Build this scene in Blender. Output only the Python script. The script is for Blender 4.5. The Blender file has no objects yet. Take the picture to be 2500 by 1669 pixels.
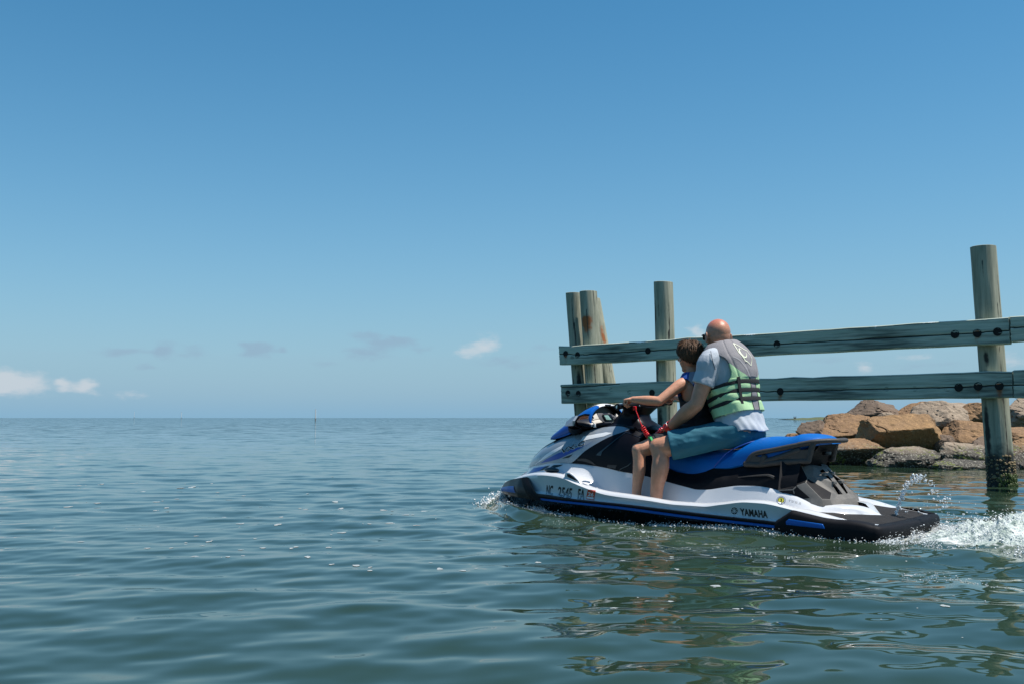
import bpy, bmesh, math, random
import numpy as np
from mathutils import Vector, Matrix, noise
from mathutils.bvhtree import BVHTree
SC = bpy.context.scene
COL = SC.collection
rng = np.random.default_rng(7)
random.seed(7)

# ------------------------------------------------------------------ camera
F, CAMH, TILT = 2400.0, 0.725, math.atan((1019 - 834.5) / 2400.0)
cam = bpy.data.cameras.new('camera')
cam.sensor_width = 36.0
cam.lens = F / 2500 * 36
cam.clip_start, cam.clip_end = 0.1, 60000
camo = bpy.data.objects.new('camera', cam)
camo.location = (0, 0, CAMH)
camo.rotation_euler = (math.pi / 2 + TILT, 0, 0)
COL.objects.link(camo)
SC.camera = camo

# ------------------------------------------------------------------ sun, sky, exposure
SUN_AZ, SUN_EL = math.radians(103), math.radians(67)
sd = Vector((math.sin(SUN_AZ) * math.cos(SUN_EL), math.cos(SUN_AZ) * math.cos(SUN_EL), math.sin(SUN_EL)))
sl = bpy.data.lights.new('sun', 'SUN')
sl.energy, sl.angle, sl.color = 5.0, math.radians(0.53), (1.0, 0.955, 0.88)
so = bpy.data.objects.new('sun', sl)
so.rotation_euler = sd.to_track_quat('Z', 'Y').to_euler()
so.location = (30, -5, 40)
COL.objects.link(so)

world = bpy.data.worlds.new('World')
SC.world = world
world.use_nodes = True
SKY_STRENGTH = 0.08


def build_sky():
    nt = world.node_tree
    N, L = nt.nodes, nt.links
    N.clear()
    out = N.new('ShaderNodeOutputWorld')
    bg = N.new('ShaderNodeBackground')
    bg.inputs['Strength'].default_value = SKY_STRENGTH
    L.new(bg.outputs[0], out.inputs[0])
    sky = N.new('ShaderNodeTexSky')
    sky.sky_type = 'NISHITA'
    sky.sun_disc = False
    sky.sun_elevation = SUN_EL
    sky.sun_rotation = SUN_AZ
    sky.altitude = 0
    sky.air_density = 1.0
    sky.dust_density = 0.35
    sky.ozone_density = 2.6
    hs = N.new('ShaderNodeHueSaturation')
    hs.inputs['Hue'].default_value = 0.487
    hs.inputs['Saturation'].default_value = 1.36
    hs.inputs['Value'].default_value = 1.22
    L.new(sky.outputs[0], hs.inputs['Color'])
    tc = N.new('ShaderNodeTexCoord')
    sep = N.new('ShaderNodeSeparateXYZ')
    L.new(tc.outputs['Generated'], sep.inputs[0])

    def M(op, a, b=None, c=None):
        n = N.new('ShaderNodeMath')
        n.operation = op
        for i, v in enumerate((a, b, c)):
            if v is None:
                continue
            if isinstance(v, (int, float)):
                n.inputs[i].default_value = v
            else:
                L.new(v, n.inputs[i])
        return n.outputs[0]
    az = M('ARCTAN2', sep.outputs[0], sep.outputs[1])
    el = M('ARCSINE', sep.outputs[2])

    def nz(scale, detail, rough, sy=2.2):
        mp = N.new('ShaderNodeMapping')
        mp.inputs['Scale'].default_value = (1, 1, sy)
        L.new(tc.outputs['Generated'], mp.inputs[0])
        n = N.new('ShaderNodeTexNoise')
        n.inputs['Scale'].default_value = scale
        n.inputs['Detail'].default_value = detail
        n.inputs['Roughness'].default_value = rough
        L.new(mp.outputs[0], n.inputs['Vector'])
        return n
    n1, n2 = nz(55, 6, 0.62), nz(26, 5, 0.6, 3.0)
    warp = nz(40, 3, 0.5)
    sw = N.new('ShaderNodeSeparateColor')
    L.new(warp.outputs['Color'], sw.inputs[0])
    azw = M('ADD', az, M('MULTIPLY', M('SUBTRACT', sw.outputs[0], 0.5), 0.03))
    elw = M('ADD', el, M('MULTIPLY', M('SUBTRACT', sw.outputs[1], 0.5), 0.014))

    def deg(u, v):
        d = ray(u, v)
        return math.atan2(d[0], d[1]), math.asin(d[2] / np.linalg.norm(d))

    def blobs(lst):
        tot = None
        for u, v, wu, wv, s in lst:
            a, e = deg(u, v)
            dx = M('DIVIDE', M('SUBTRACT', azw, a), wu / F)
            dy = M('DIVIDE', M('SUBTRACT', elw, e), wv / F)
            r = M('ADD', M('MULTIPLY', dx, dx), M('MULTIPLY', dy, dy))
            g = M('MULTIPLY', M('EXPONENT', M('MULTIPLY', r, -1.0)), s)
            tot = g if tot is None else M('ADD', tot, g)
        return tot

    def ramp(x, lo, hi):
        n = N.new('ShaderNodeMapRange')
        n.interpolation_type = 'SMOOTHSTEP'
        L.new(x, n.inputs[0])
        n.inputs[1].default_value, n.inputs[2].default_value = lo, hi
        return n.outputs[0]
    white = blobs([(40, 935, 75, 26, 1.0), (-110, 930, 90, 30, 1.0), (162, 938, 18, 9, .8), (217, 941, 26, 13, 1.0),
                   (320, 962, 45, 13, .5), (1187, 838, 42, 26, .75), (1145, 860, 45, 15, .55), (1703, 806, 20, 20, .85),
                   (1725, 830, 60, 12, .45), (2112, 897, 22, 14, .65), (2240, 872, 60, 10, .45), (2470, 880, 30, 22, .6),
                   (-420, 900, 120, 34, .9), (2800, 900, 110, 30, .8)])
    dark = blobs([(300, 856, 60, 14, .85), (402, 855, 30, 20, 1.0), (478, 860, 35, 18, .7), (625, 852, 42, 20, 1.0), (690, 855, 18, 10, .7),
                  (355, 896, 45, 9, .6), (900, 860, 70, 16, 1.0), (955, 835, 70, 14, .9), (905, 815, 40, 18, .6), (1028, 855, 28, 14, .6),
                  (785, 890, 45, 8, .5), (1230, 885, 90, 18, .6), (1340, 855, 60, 12, .6), (1560, 880, 90, 14, .4), (2000, 880, 110, 14, .4),
                  (2250, 892, 90, 12, .5), (-250, 860, 120, 18, .8), (2750, 860, 160, 18, .7)])
    wm = ramp(M('ADD', white, M('MULTIPLY', M('SUBTRACT', n1.outputs[0], 0.5), 1.05)), 0.14, 1.0)
    wm = M('MULTIPLY', M('MULTIPLY', wm, ramp(white, 0.03, 0.35)), 0.60)
    dm = ramp(M('ADD', dark, M('MULTIPLY', M('SUBTRACT', n2.outputs[0], 0.5), 1.5)), 0.2, 1.05)
    dm = M('MULTIPLY', M('MULTIPLY', dm, ramp(dark, 0.03, 0.4)), 0.58)

    def mix(a, fac, col):
        n = N.new('ShaderNodeMix')
        n.data_type = 'RGBA'
        L.new(fac, n.inputs[0])
        L.new(a, n.inputs[6])
        n.inputs[7].default_value = col
        return n.outputs[2]
    hz = M('MULTIPLY', M('EXPONENT', M('DIVIDE', M('ABSOLUTE', el), -0.19)), 0.97)   # humid air whitens the sky towards the horizon, all round
    c = mix(hs.outputs[0], hz, (2.33, 4.42, 6.25, 1))
    c = mix(c, dm, (2.9, 4.1, 5.5, 1))
    c = mix(c, wm, (7.0, 7.1, 7.4, 1))
    L.new(c, bg.inputs[0])


_R = np.array([[1, 0, 0], [0, math.cos(TILT), -math.sin(TILT)], [0, math.sin(TILT), math.cos(TILT)]])


def ray(u, v):
    return _R @ np.array([(u - 1250) / F, 1.0, -(v - 834.5) / F])


def on_y(u, v, Y):
    d = ray(u, v)
    return np.array([d[0] / d[1] * Y, Y, CAMH + d[2] / d[1] * Y])


build_sky()
SC.view_settings.view_transform = 'Standard'
SC.view_settings.look = 'None'
SC.view_settings.exposure = 0.32
SC.view_settings.gamma = 1.0
SC.view_settings.use_curve_mapping = False
SC.render.engine = 'CYCLES'
SC.cycles.use_denoising = True
SC.cycles.max_bounces = 8
SC.cycles.caustics_reflective = False
SC.cycles.caustics_refractive = False


# ------------------------------------------------------------------ helpers
def mat(name, col, rough=0.5, metal=0.0, var=0.0, vscale=20.0, bump=0.0, bdist=0.01, bscale=80.0, coat=0.0, sss=0.0, spec=0.5, stretch=(1, 1, 1), trans=0.0, col2=None):
    m = bpy.data.materials.new(name)
    m.use_nodes = True
    nt = m.node_tree
    N, L = nt.nodes, nt.links
    b = N['Principled BSDF']
    b.inputs['Base Color'].default_value = (*col, 1)
    b.inputs['Roughness'].default_value = rough
    b.inputs['Metallic'].default_value = metal
    b.inputs['Coat Weight'].default_value = coat
    b.inputs['Coat Roughness'].default_value = 0.08
    b.inputs['Specular IOR Level'].default_value = spec
    b.inputs['Transmission Weight'].default_value = trans
    if sss:
        b.inputs['Subsurface Weight'].default_value = sss
        b.inputs['Subsurface Radius'].default_value = (0.012, 0.004, 0.002)
        b.inputs['Subsurface Scale'].default_value = 1.0
    tc = N.new('ShaderNodeTexCoord')
    mp = N.new('ShaderNodeMapping')
    mp.inputs['Scale'].default_value = stretch
    L.new(tc.outputs['Object'], mp.inputs[0])
    if var:
        n = N.new('ShaderNodeTexNoise')
        n.inputs['Scale'].default_value = vscale
        n.inputs['Detail'].default_value = 6
        n.inputs['Roughness'].default_value = 0.65
        L.new(mp.outputs[0], n.inputs['Vector'])
        mx = N.new('ShaderNodeMix')
        mx.data_type = 'RGBA'
        c2 = col2 or tuple(c * (1 - var) for c in col)
        c1 = col if col2 else tuple(min(1, c * (1 + var)) for c in col)
        mx.inputs[6].default_value = (*c2, 1)
        mx.inputs[7].default_value = (*c1, 1)
        mr = N.new('ShaderNodeMapRange')
        mr.inputs[1].default_value, mr.inputs[2].default_value = 0.3, 0.7
        L.new(n.outputs[0], mr.inputs[0])
        L.new(mr.outputs[0], mx.inputs[0])
        L.new(mx.outputs[2], b.inputs['Base Color'])
        rr = N.new('ShaderNodeMapRange')
        rr.inputs[3].default_value, rr.inputs[4].default_value = rough * 0.8, min(1, rough * 1.2)
        L.new(n.outputs[0], rr.inputs[0])
        L.new(rr.outputs[0], b.inputs['Roughness'])
    if bump:
        n = N.new('ShaderNodeTexNoise')
        n.inputs['Scale'].default_value = bscale
        n.inputs['Detail'].default_value = 5
        L.new(mp.outputs[0], n.inputs['Vector'])
        bp = N.new('ShaderNodeBump')
        bp.inputs['Strength'].default_value = bump
        bp.inputs['Distance'].default_value = bdist
        L.new(n.outputs[0], bp.inputs['Height'])
        L.new(bp.outputs[0], b.inputs['Normal'])
    return m


ORG = {}


def mesh(name, V, Fc, m, parent=None, smooth=True, ang=40, mi=None, org=None):
    """one mesh object; V in the frame of the parent's scene group (its origin is subtracted)"""
    me = bpy.data.meshes.new(name)
    V = np.asarray(V, float)
    o0 = np.array(ORG.get(parent.name, (0, 0, 0)) if parent is not None else (org if org is not None else (0, 0, 0)), float)
    me.from_pydata((V - o0).tolist(), [], [tuple(int(i) for i in f) for f in Fc])
    for mm in (m if isinstance(m, (list, tuple)) else [m]):
        me.materials.append(mm)
    if mi is not None:
        me.polygons.foreach_set('material_index', np.asarray(mi, np.int32))
    if smooth:
        me.polygons.foreach_set('use_smooth', np.ones(len(me.polygons), bool))
        me.set_sharp_from_angle(angle=math.radians(ang))
    me.update()
    o = bpy.data.objects.new(name, me)
    COL.objects.link(o)
    if parent is not None:
        o.parent = parent
        ORG[o.name] = ORG.get(parent.name, (0, 0, 0))
    elif org is not None:
        o.location = org
        ORG[o.name] = org
    return o


def tag(o, label=None, cat=None, group=None, kind=None):
    for k, v in (('label', label), ('category', cat), ('group', group), ('kind', kind)):
        if v:
            o[k] = v
    return o


def pch(x, X, Y):
    X, Y = np.asarray(X, float), np.asarray(Y, float)
    if X[0] > X[-1]:
        X, Y = X[::-1], Y[::-1]
    h = np.diff(X)
    d = np.diff(Y) / h
    m = np.zeros(len(X))
    m[0], m[-1] = d[0], d[-1]
    for i in range(1, len(X) - 1):
        if d[i - 1] * d[i] > 0:
            w1, w2 = 2 * h[i] + h[i - 1], h[i] + 2 * h[i - 1]
            m[i] = (w1 + w2) / (w1 / d[i - 1] + w2 / d[i])
    x = np.clip(np.asarray(x, float), X[0], X[-1])
    i = np.clip(np.searchsorted(X, x) - 1, 0, len(h) - 1)
    t = (x - X[i]) / h[i]
    return ((1 + 2 * t) * (1 - t) ** 2 * Y[i] + t * (1 - t) ** 2 * h[i] * m[i] + t * t * (3 - 2 * t) * Y[i + 1] + t * t * (t - 1) * h[i] * m[i + 1])


def grid(P, flip=False, closeu=False, closev=False):
    """P: (n,m,3) -> V, quads"""
    n, m = P.shape[:2]
    V = P.reshape(-1, 3)
    Fc = []
    for i in range(n if closeu else n - 1):
        i2 = (i + 1) % n
        for j in range(m if closev else m - 1):
            j2 = (j + 1) % m
            q = (i * m + j, i2 * m + j, i2 * m + j2, i * m + j2)
            Fc.append(q[::-1] if flip else q)
    return V, Fc


def join(*parts):
    V, Fc, k = [], [], 0
    for v, f in parts:
        v = np.asarray(v, float)
        V.append(v)
        Fc += [tuple(i + k for i in q) for q in f]
        k += len(v)
    return np.concatenate(V), Fc


def mirror(vf):
    v, f = vf
    v = np.array(v, float).copy()
    v[:, 1] *= -1
    return v, [tuple(q[::-1]) for q in f]


def both(vf):
    return join(vf, mirror(vf))


def frames(P):
    P = np.asarray(P, float)
    T = np.gradient(P, axis=0)
    T /= np.linalg.norm(T, axis=1)[:, None] + 1e-12
    a = np.array([0, 0, 1.0]) if abs(T[0][2]) < 0.9 else np.array([1.0, 0, 0])
    n = np.cross(T[0], a)
    n /= np.linalg.norm(n)
    Ns = []
    for t in T:
        n = n - t * (n @ t)
        n /= np.linalg.norm(n)
        Ns.append(n.copy())
    Ns = np.array(Ns)
    return T, Ns, np.cross(T, Ns)


def tube(P, R, seg=10, caps=True, round_ends=False, flat=None):
    """swept tube along P with radius R (scalar or per point)"""
    P = np.asarray(P, float)
    R = np.broadcast_to(np.asarray(R, float), (len(P),)).copy()
    if round_ends:
        T = (P[1] - P[0]) / np.linalg.norm(P[1] - P[0])
        T2 = (P[-1] - P[-2]) / np.linalg.norm(P[-1] - P[-2])
        a = np.radians([75, 50, 25])
        s = [P[0] - T * R[0] * math.sin(x) for x in a]
        e = [P[-1] + T2 * R[-1] * math.sin(x) for x in a[::-1]]
        P, R = np.vstack([s, P, e]), np.concatenate([R[0] * np.cos(a), R, R[-1] * np.cos(a[::-1])])
    T, Na, B = frames(P)
    th = np.linspace(0, 2 * math.pi, seg, endpoint=False)
    c, s = np.cos(th), np.sin(th)
    if flat is not None:
        s = s * flat
    G = P[:, None] + R[:, None, None] * (c[None, :, None] * Na[:, None] + s[None, :, None] * B[:, None])
    V, Fc = grid(G, closev=True)
    if caps:
        n, m = len(P), seg
        Fc = Fc + [tuple(range(m)), tuple(range((n - 1) * m, n * m))[::-1]]
        Fc = Fc[:-2] + [Fc[-2], Fc[-1]]
    return V, [q[::-1] for q in Fc]


def spline(P, n):
    """Catmull-Rom through P"""
    P = np.asarray(P, float)
    Q = np.vstack([2 * P[0] - P[1], P, 2 * P[-1] - P[-2]])
    t = np.linspace(0, len(P) - 1, n)
    i = np.minimum(t.astype(int), len(P) - 2)
    u = (t - i)[:, None]
    a, b, c, d = Q[i], Q[i + 1], Q[i + 2], Q[i + 3]
    return 0.5 * (2 * b + (c - a) * u + (2 * a - 5 * b + 4 * c - d) * u ** 2 + (3 * b - a - 3 * c + d) * u ** 3)


def ellipsoid(c, r, rot=None, nu=20, nv=14):
    th = np.linspace(0, math.pi, nv)
    ph = np.linspace(0, 2 * math.pi, nu, endpoint=False)
    P = np.stack([np.sin(th)[:, None] * np.cos(ph), np.sin(th)[:, None] * np.sin(ph), np.cos(th)[:, None] * np.ones(nu)], -1) * np.array(r)
    if rot is not None:
        P = P @ np.array(rot).T
    V, Fc = grid(P + np.array(c), closev=True)
    return V, Fc


def box(c, s, rot=None, bev=0.0):
    bm = bmesh.new()
    bmesh.ops.create_cube(bm, size=1)
    for v in bm.verts:
        v.co = Vector([v.co[i] * s[i] for i in range(3)])
    if bev:
        bmesh.ops.bevel(bm, geom=bm.edges[:], offset=bev, segments=2, profile=0.5, affect='EDGES')
    V = np.array([v.co[:] for v in bm.verts])
    bm.verts.index_update()
    Fc = [tuple(v.index for v in f.verts) for f in bm.faces]
    bm.free()
    if rot is not None:
        V = V @ np.array(rot).T
    return V + np.array(c), Fc


def plate(poly, axis, depth, bev=0.004):
    """extrude a planar polygon given as 3-D points along vector axis*depth, bevelled"""
    bm = bmesh.new()
    vs = [bm.verts.new(p) for p in poly]
    f = bm.faces.new(vs)
    r = bmesh.ops.extrude_face_region(bm, geom=[f])
    for e in r['geom']:
        if isinstance(e, bmesh.types.BMVert):
            e.co += Vector(axis) * depth
    bmesh.ops.recalc_face_normals(bm, faces=bm.faces[:])
    if bev:
        bmesh.ops.bevel(bm, geom=bm.edges[:], offset=bev, segments=2, profile=0.5, affect='EDGES')
    V = np.array([v.co[:] for v in bm.verts])
    bm.verts.index_update()
    Fc = [tuple(v.index for v in f.verts) for f in bm.faces]
    bm.free()
    return V, Fc


def remesh(parts, voxel, smooth=4, fac=0.5):
    """fuse closed pieces into one continuous skin"""
    V, Fc = join(*parts)
    me = bpy.data.meshes.new('tmp')
    me.from_pydata(V.tolist(), [], Fc)
    bm = bmesh.new()
    bm.from_mesh(me)
    bmesh.ops.recalc_face_normals(bm, faces=bm.faces[:])
    bm.to_mesh(me)
    bm.free()
    o = bpy.data.objects.new('tmp', me)
    COL.objects.link(o)
    r = o.modifiers.new('r', 'REMESH')
    r.mode = 'VOXEL'
    r.voxel_size = voxel
    s = o.modifiers.new('s', 'SMOOTH')
    s.factor, s.iterations = fac, smooth
    dg = bpy.context.evaluated_depsgraph_get()
    e = o.evaluated_get(dg).to_mesh()
    n = len(e.vertices)
    co = np.empty(n * 3)
    e.vertices.foreach_get('co', co)
    P = [tuple(p.vertices) for p in e.polygons]
    o.evaluated_get(dg).to_mesh_clear()
    bpy.data.objects.remove(o)
    bpy.data.meshes.remove(me)
    return co.reshape(-1, 3), P


def fbm(P, scale, octv=4):
    return np.array([noise.fractal(Vector(p) * scale, 0.9, 2.0, octv) for p in P])


def empty(name, loc=(0, 0, 0), M=None):
    o = bpy.data.objects.new(name, None)
    o.empty_display_size = 0.2
    COL.objects.link(o)
    if M is not None:
        o.matrix_world = M
    else:
        o.location = loc
    ORG[o.name] = (0, 0, 0)
    return o


# ------------------------------------------------------------------ ski frame (x forward, y port, z up)
SKI_O = np.array([2.495, 6.277, -0.14])
_a = math.radians(180 - 41)
SM = np.array([[math.cos(_a), -math.sin(_a), 0], [math.sin(_a), math.cos(_a), 0], [0, 0, 1]])
SKI_M = Matrix(((SM[0][0], SM[0][1], 0, SKI_O[0]), (SM[1][0], SM[1][1], 0, SKI_O[1]), (0, 0, 1, SKI_O[2]), (0, 0, 0, 1)))
CAM_L = SM.T @ (np.array([0, 0, CAMH]) - SKI_O)


def lray(u, v):
    return SM.T @ ray(u, v)


def at(u, v, y):
    d = lray(u, v)
    return CAM_L + d * ((y - CAM_L[1]) / d[1])


# ------------------------------------------------------------------ water
def yb(x):
    """half width of the ski at its bumper"""
    return np.interp(x, [-.1, 0, .1, .6, 1., 1.9, 2.3, 2.6, 2.9, 3.1, 3.25, 3.33, 3.38], [.5, .5, .54, .60, .61, .60, .565, .50, .385, .27, .165, .085, .0])


def to_l(X, Y):
    dx, dy = X - SKI_O[0], Y - SKI_O[1]
    return dx * SM[0][0] + dy * SM[1][0], dx * SM[0][1] + dy * SM[1][1]


_wr = np.random.default_rng(21)
WAVES = []
for lam in np.geomspace(0.12, 1.7, 46):
    th = math.radians(90 + _wr.normal(4, 33))
    amp = 0.0025 * lam ** 0.72 * _wr.uniform(0.55, 1.3)
    amp *= 0.55 if lam < 0.28 else (1.0 if lam < 0.75 else 0.72)
    WAVES.append((2 * math.pi / lam * math.cos(th), 2 * math.pi / lam * math.sin(th), _wr.uniform(0, 6.28), amp, lam))
LOCAL = []
for lam in np.geomspace(0.16, 0.9, 22):
    th = _wr.uniform(0, 6.28)
    LOCAL.append((2 * math.pi / lam * math.cos(th), 2 * math.pi / lam * math.sin(th), _wr.uniform(0, 6.28), 0.0021 * lam ** 1.0 * _wr.uniform(0.6, 1.3), lam))


def sstep(x, a, b):
    t = np.clip((x - a) / (b - a), 0, 1)
    return t * t * (3 - 2 * t)


def wave(X, Y, sp=None):
    X, Y = np.asarray(X, float), np.asarray(Y, float)
    if sp is None:
        sp = np.zeros_like(X)
    H = np.zeros_like(X)
    for kx, ky, ph, a, lam in WAVES:
        w = 1 - sstep(sp, lam / 5, lam / 2.5)
        s = np.sin(kx * X + ky * Y + ph + 0.5 * np.sin(0.7 * X + ph) + 0.4 * np.sin(0.45 * Y - ph))
        H += a * w * s
    gust = 0.85 + 0.3 * np.sin(0.21 * X + 0.5) * np.sin(0.16 * Y + 1.1)
    H *= gust
    lx, ly = to_l(X, Y)
    al = np.abs(ly)
    near = np.exp(-(np.clip(np.maximum(al - 0.6, 0), 0, 9) / 1.9) ** 2) * sstep(lx, -4.5, -2) * (1 - sstep(lx, 3.0, 3.9))
    for kx, ky, ph, a, lam in LOCAL:
        w = (1 - sstep(sp, lam / 5, lam / 2.5)) * near
        H += a * w * np.sin(kx * X + ky * Y + ph + 0.6 * np.sin(1.3 * Y + ph))
    # wake: bow curl, diverging ridges, trough along the hull, stern mound
    b = yb(np.clip(lx, 0, 3.38))
    d = np.maximum(3.32 - lx, 0)
    yc = b + 0.03 + 0.20 * d
    on = sstep(lx, -3.5, -1) * (1 - sstep(lx, 3.3, 3.5))
    H += on * 0.036 * np.exp(-d / 1.1) * np.exp(-((al - yc) / (0.07 + 0.05 * d)) ** 2)
    H += on * 0.020 * np.exp(-d / 2.2) * np.cos(np.clip((al - yc) / (0.10 + 0.05 * d), -1, 8) * 2.6) * np.exp(-np.maximum(al - yc, 0) / (0.3 + .2 * d)) * (al > yc - .05)
    H += 0.05 * np.exp(-((lx - 3.38) / 0.10) ** 2 - (ly / 0.20) ** 2)
    st = np.maximum(-lx - 0.05, 0)
    m = sstep(-lx, 0.02, 0.45) * np.exp(-st / 3.5)
    H += m * np.exp(-(ly / (0.42 + 0.12 * st)) ** 4) * (0.075 + 0.022 * np.sin(7 * lx + 2 * ly) + 0.016 * np.sin(13 * ly + 4 * lx + 1) + 0.014 * np.sin(23 * lx - 9 * ly))
    H += -0.02 * np.exp(-((lx + 0.1) / 0.25) ** 2 - (ly / 0.5) ** 2)
    H += m * 0.03 * np.exp(-((al - 0.7 - 0.32 * st) / (0.12 + .05 * st)) ** 2)
    return H


def foam_mask(X, Y):
    lx, ly = to_l(X, Y)
    al = np.abs(ly)
    b = yb(np.clip(lx, 0, 3.38))
    st = np.maximum(-lx, 0)
    f = sstep(-lx, -0.05, 0.3) * np.exp(-(ly / (0.44 + 0.16 * st)) ** 6) * np.exp(-st / 6)
    f = np.maximum(f, 0.45 * sstep(-lx, -0.3, 0.4) * np.exp(-((al - .62 - .34 * st) / (0.14 + .06 * st)) ** 2) * np.exp(-st / 3))
    side = np.exp(-(np.maximum(al - b + 0.03, 0) / 0.07) ** 2) * (lx > -0.1) * (lx < 3.3)
    f = np.maximum(f, side * np.interp(lx, [0, .5, .9, 1.3, 1.8, 2.3, 3.0, 3.3], [.62, .5, .62, .5, .3, .38, .55, .3]))
    f = np.maximum(f, 0.6 * np.exp(-((lx - 3.42) / 0.09) ** 2 - (ly / 0.2) ** 2))
    band = np.exp(-((ly - (0.80 + 0.28 * np.maximum(2.3 - lx, 0))) / 0.22) ** 2) * sstep(lx, -1.5, -.2) * (1 - sstep(lx, 1.9, 2.6))
    f = np.maximum(f, 0.36 * band)
    return f


def water_material():
    m = bpy.data.materials.new('sea water')
    m.use_nodes = True
    nt = m.node_tree
    N, L = nt.nodes, nt.links
    b = N['Principled BSDF']
    b.inputs['Roughness'].default_value = 0.03
    b.inputs['IOR'].default_value = 1.37
    geo = N.new('ShaderNodeNewGeometry')

    def nzn(scale, detail, st, rot=0.15):
        mp = N.new('ShaderNodeMapping')
        mp.inputs['Scale'].default_value = st
        mp.inputs['Rotation'].default_value = (0, 0, rot)
        L.new(geo.outputs['Position'], mp.inputs[0])
        n = N.new('ShaderNodeTexNoise')
        n.inputs['Scale'].default_value = scale
        n.inputs['Detail'].default_value = detail
        n.inputs['Roughness'].default_value = 0.55
        L.new(mp.outputs[0], n.inputs['Vector'])
        return n
    murk = nzn(0.5, 3, (1, 1, 1))
    cm = N.new('ShaderNodeMix')
    cm.data_type = 'RGBA'
    cm.inputs[6].default_value = (0.016, 0.035, 0.022, 1)
    cm.inputs[7].default_value = (0.025, 0.043, 0.023, 1)
    L.new(murk.outputs[0], cm.inputs[0])
    # ripples too fine for the mesh: a tilt of the surface that grows where the mesh can no longer carry the waves
    dist = N.new('ShaderNodeVectorMath')
    dist.operation = 'LENGTH'
    L.new(geo.outputs['Position'], dist.inputs[0])

    def tilt(scale, st, amt, d0, d1, rot):
        n = nzn(scale, 2.5, st, rot)
        sb = N.new('ShaderNodeVectorMath')
        sb.operation = 'SUBTRACT'
        L.new(n.outputs['Color'], sb.inputs[0])
        sb.inputs[1].default_value = (.5, .5, .5)
        k = N.new('ShaderNodeMapRange')
        k.inputs[1].default_value, k.inputs[2].default_value = d0, d1
        k.inputs[3].default_value, k.inputs[4].default_value = amt[0], amt[1]
        L.new(dist.outputs['Value'], k.inputs[0])
        ml = N.new('ShaderNodeVectorMath')
        ml.operation = 'MULTIPLY'
        L.new(sb.outputs[0], ml.inputs[0])
        ml.inputs[1].default_value = (.6, 1.0, 0)
        sc = N.new('ShaderNodeVectorMath')
        sc.operation = 'SCALE'
        L.new(ml.outputs[0], sc.inputs[0])
        L.new(k.outputs[0], sc.inputs['Scale'])
        return sc.outputs[0]
    t1 = tilt(1.7, (.55, 1.25, 1), (0.0, 1.9), 12, 80, .12)
    t2 = tilt(6.0, (.6, 1.2, 1), (0.12, 0.55), 5, 45, -.2)
    sm = N.new('ShaderNodeVectorMath')
    L.new(t1, sm.inputs[0])
    L.new(t2, sm.inputs[1])
    sm2 = N.new('ShaderNodeVectorMath')
    L.new(sm.outputs[0], sm2.inputs[0])
    L.new(geo.outputs['Normal'], sm2.inputs[1])
    nn = N.new('ShaderNodeVectorMath')
    nn.operation = 'NORMALIZE'
    L.new(sm2.outputs[0], nn.inputs[0])
    # foam film
    at_ = N.new('ShaderNodeAttribute')
    at_.attribute_name = 'foam'
    fn = nzn(26, 6, (1, 1, 1))
    fn2 = nzn(7, 4, (0.7, 1.4, 1))
    a = N.new('ShaderNodeMath')
    a.operation = 'MULTIPLY_ADD'
    L.new(fn.outputs[0], a.inputs[0])
    a.inputs[1].default_value = 1.1
    ad = N.new('ShaderNodeMath')
    ad.operation = 'MULTIPLY'
    L.new(fn2.outputs[0], ad.inputs[0])
    ad.inputs[1].default_value = 0.7
    L.new(ad.outputs[0], a.inputs[2])
    s = N.new('ShaderNodeMath')
    s.operation = 'ADD'
    L.new(at_.outputs['Fac'], s.inputs[0])
    L.new(a.outputs[0], s.inputs[1])
    mr = N.new('ShaderNodeMapRange')
    mr.interpolation_type = 'SMOOTHSTEP'
    mr.inputs[1].default_value, mr.inputs[2].default_value = 1.30, 1.85
    L.new(s.outputs[0], mr.inputs[0])
    gate = N.new('ShaderNodeMath')
    gate.operation = 'MULTIPLY'
    g2 = N.new('ShaderNodeMapRange')
    g2.inputs[1].default_value, g2.inputs[2].default_value = 0.02, 0.2
    L.new(at_.outputs['Fac'], g2.inputs[0])
    L.new(mr.outputs[0], gate.inputs[0])
    L.new(g2.outputs[0], gate.inputs[1])
    fm = N.new('ShaderNodeMix')
    fm.data_type = 'RGBA'
    L.new(gate.outputs[0], fm.inputs[0])
    # stirred water under the foam is paler
    pale = N.new('ShaderNodeMix')
    pale.data_type = 'RGBA'
    pm = N.new('ShaderNodeMath')
    pm.operation = 'MULTIPLY'
    L.new(at_.outputs['Fac'], pm.inputs[0])
    pm.inputs[1].default_value = 0.55
    L.new(pm.outputs[0], pale.inputs[0])
    L.new(cm.outputs[2], pale.inputs[6])
    pale.inputs[7].default_value = (0.10, 0.15, 0.10, 1)
    L.new(pale.outputs[2], fm.inputs[6])
    fm.inputs[7].default_value = (0.72, 0.74, 0.72, 1)
    L.new(fm.outputs[2], b.inputs['Base Color'])
    rr = N.new('ShaderNodeMapRange')
    rr.inputs[3].default_value, rr.inputs[4].default_value = 0.03, 0.6
    L.new(gate.outputs[0], rr.inputs[0])
    L.new(rr.outputs[0], b.inputs['Roughness'])
    b3 = N.new('ShaderNodeBump')
    b3.inputs['Distance'].default_value = 0.02
    L.new(gate.outputs[0], b3.inputs['Strength'])
    L.new(fn.outputs[0], b3.inputs['Height'])
    L.new(nn.outputs[0], b3.inputs['Normal'])
    L.new(b3.outputs[0], b.inputs['Normal'])
    return m


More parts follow.
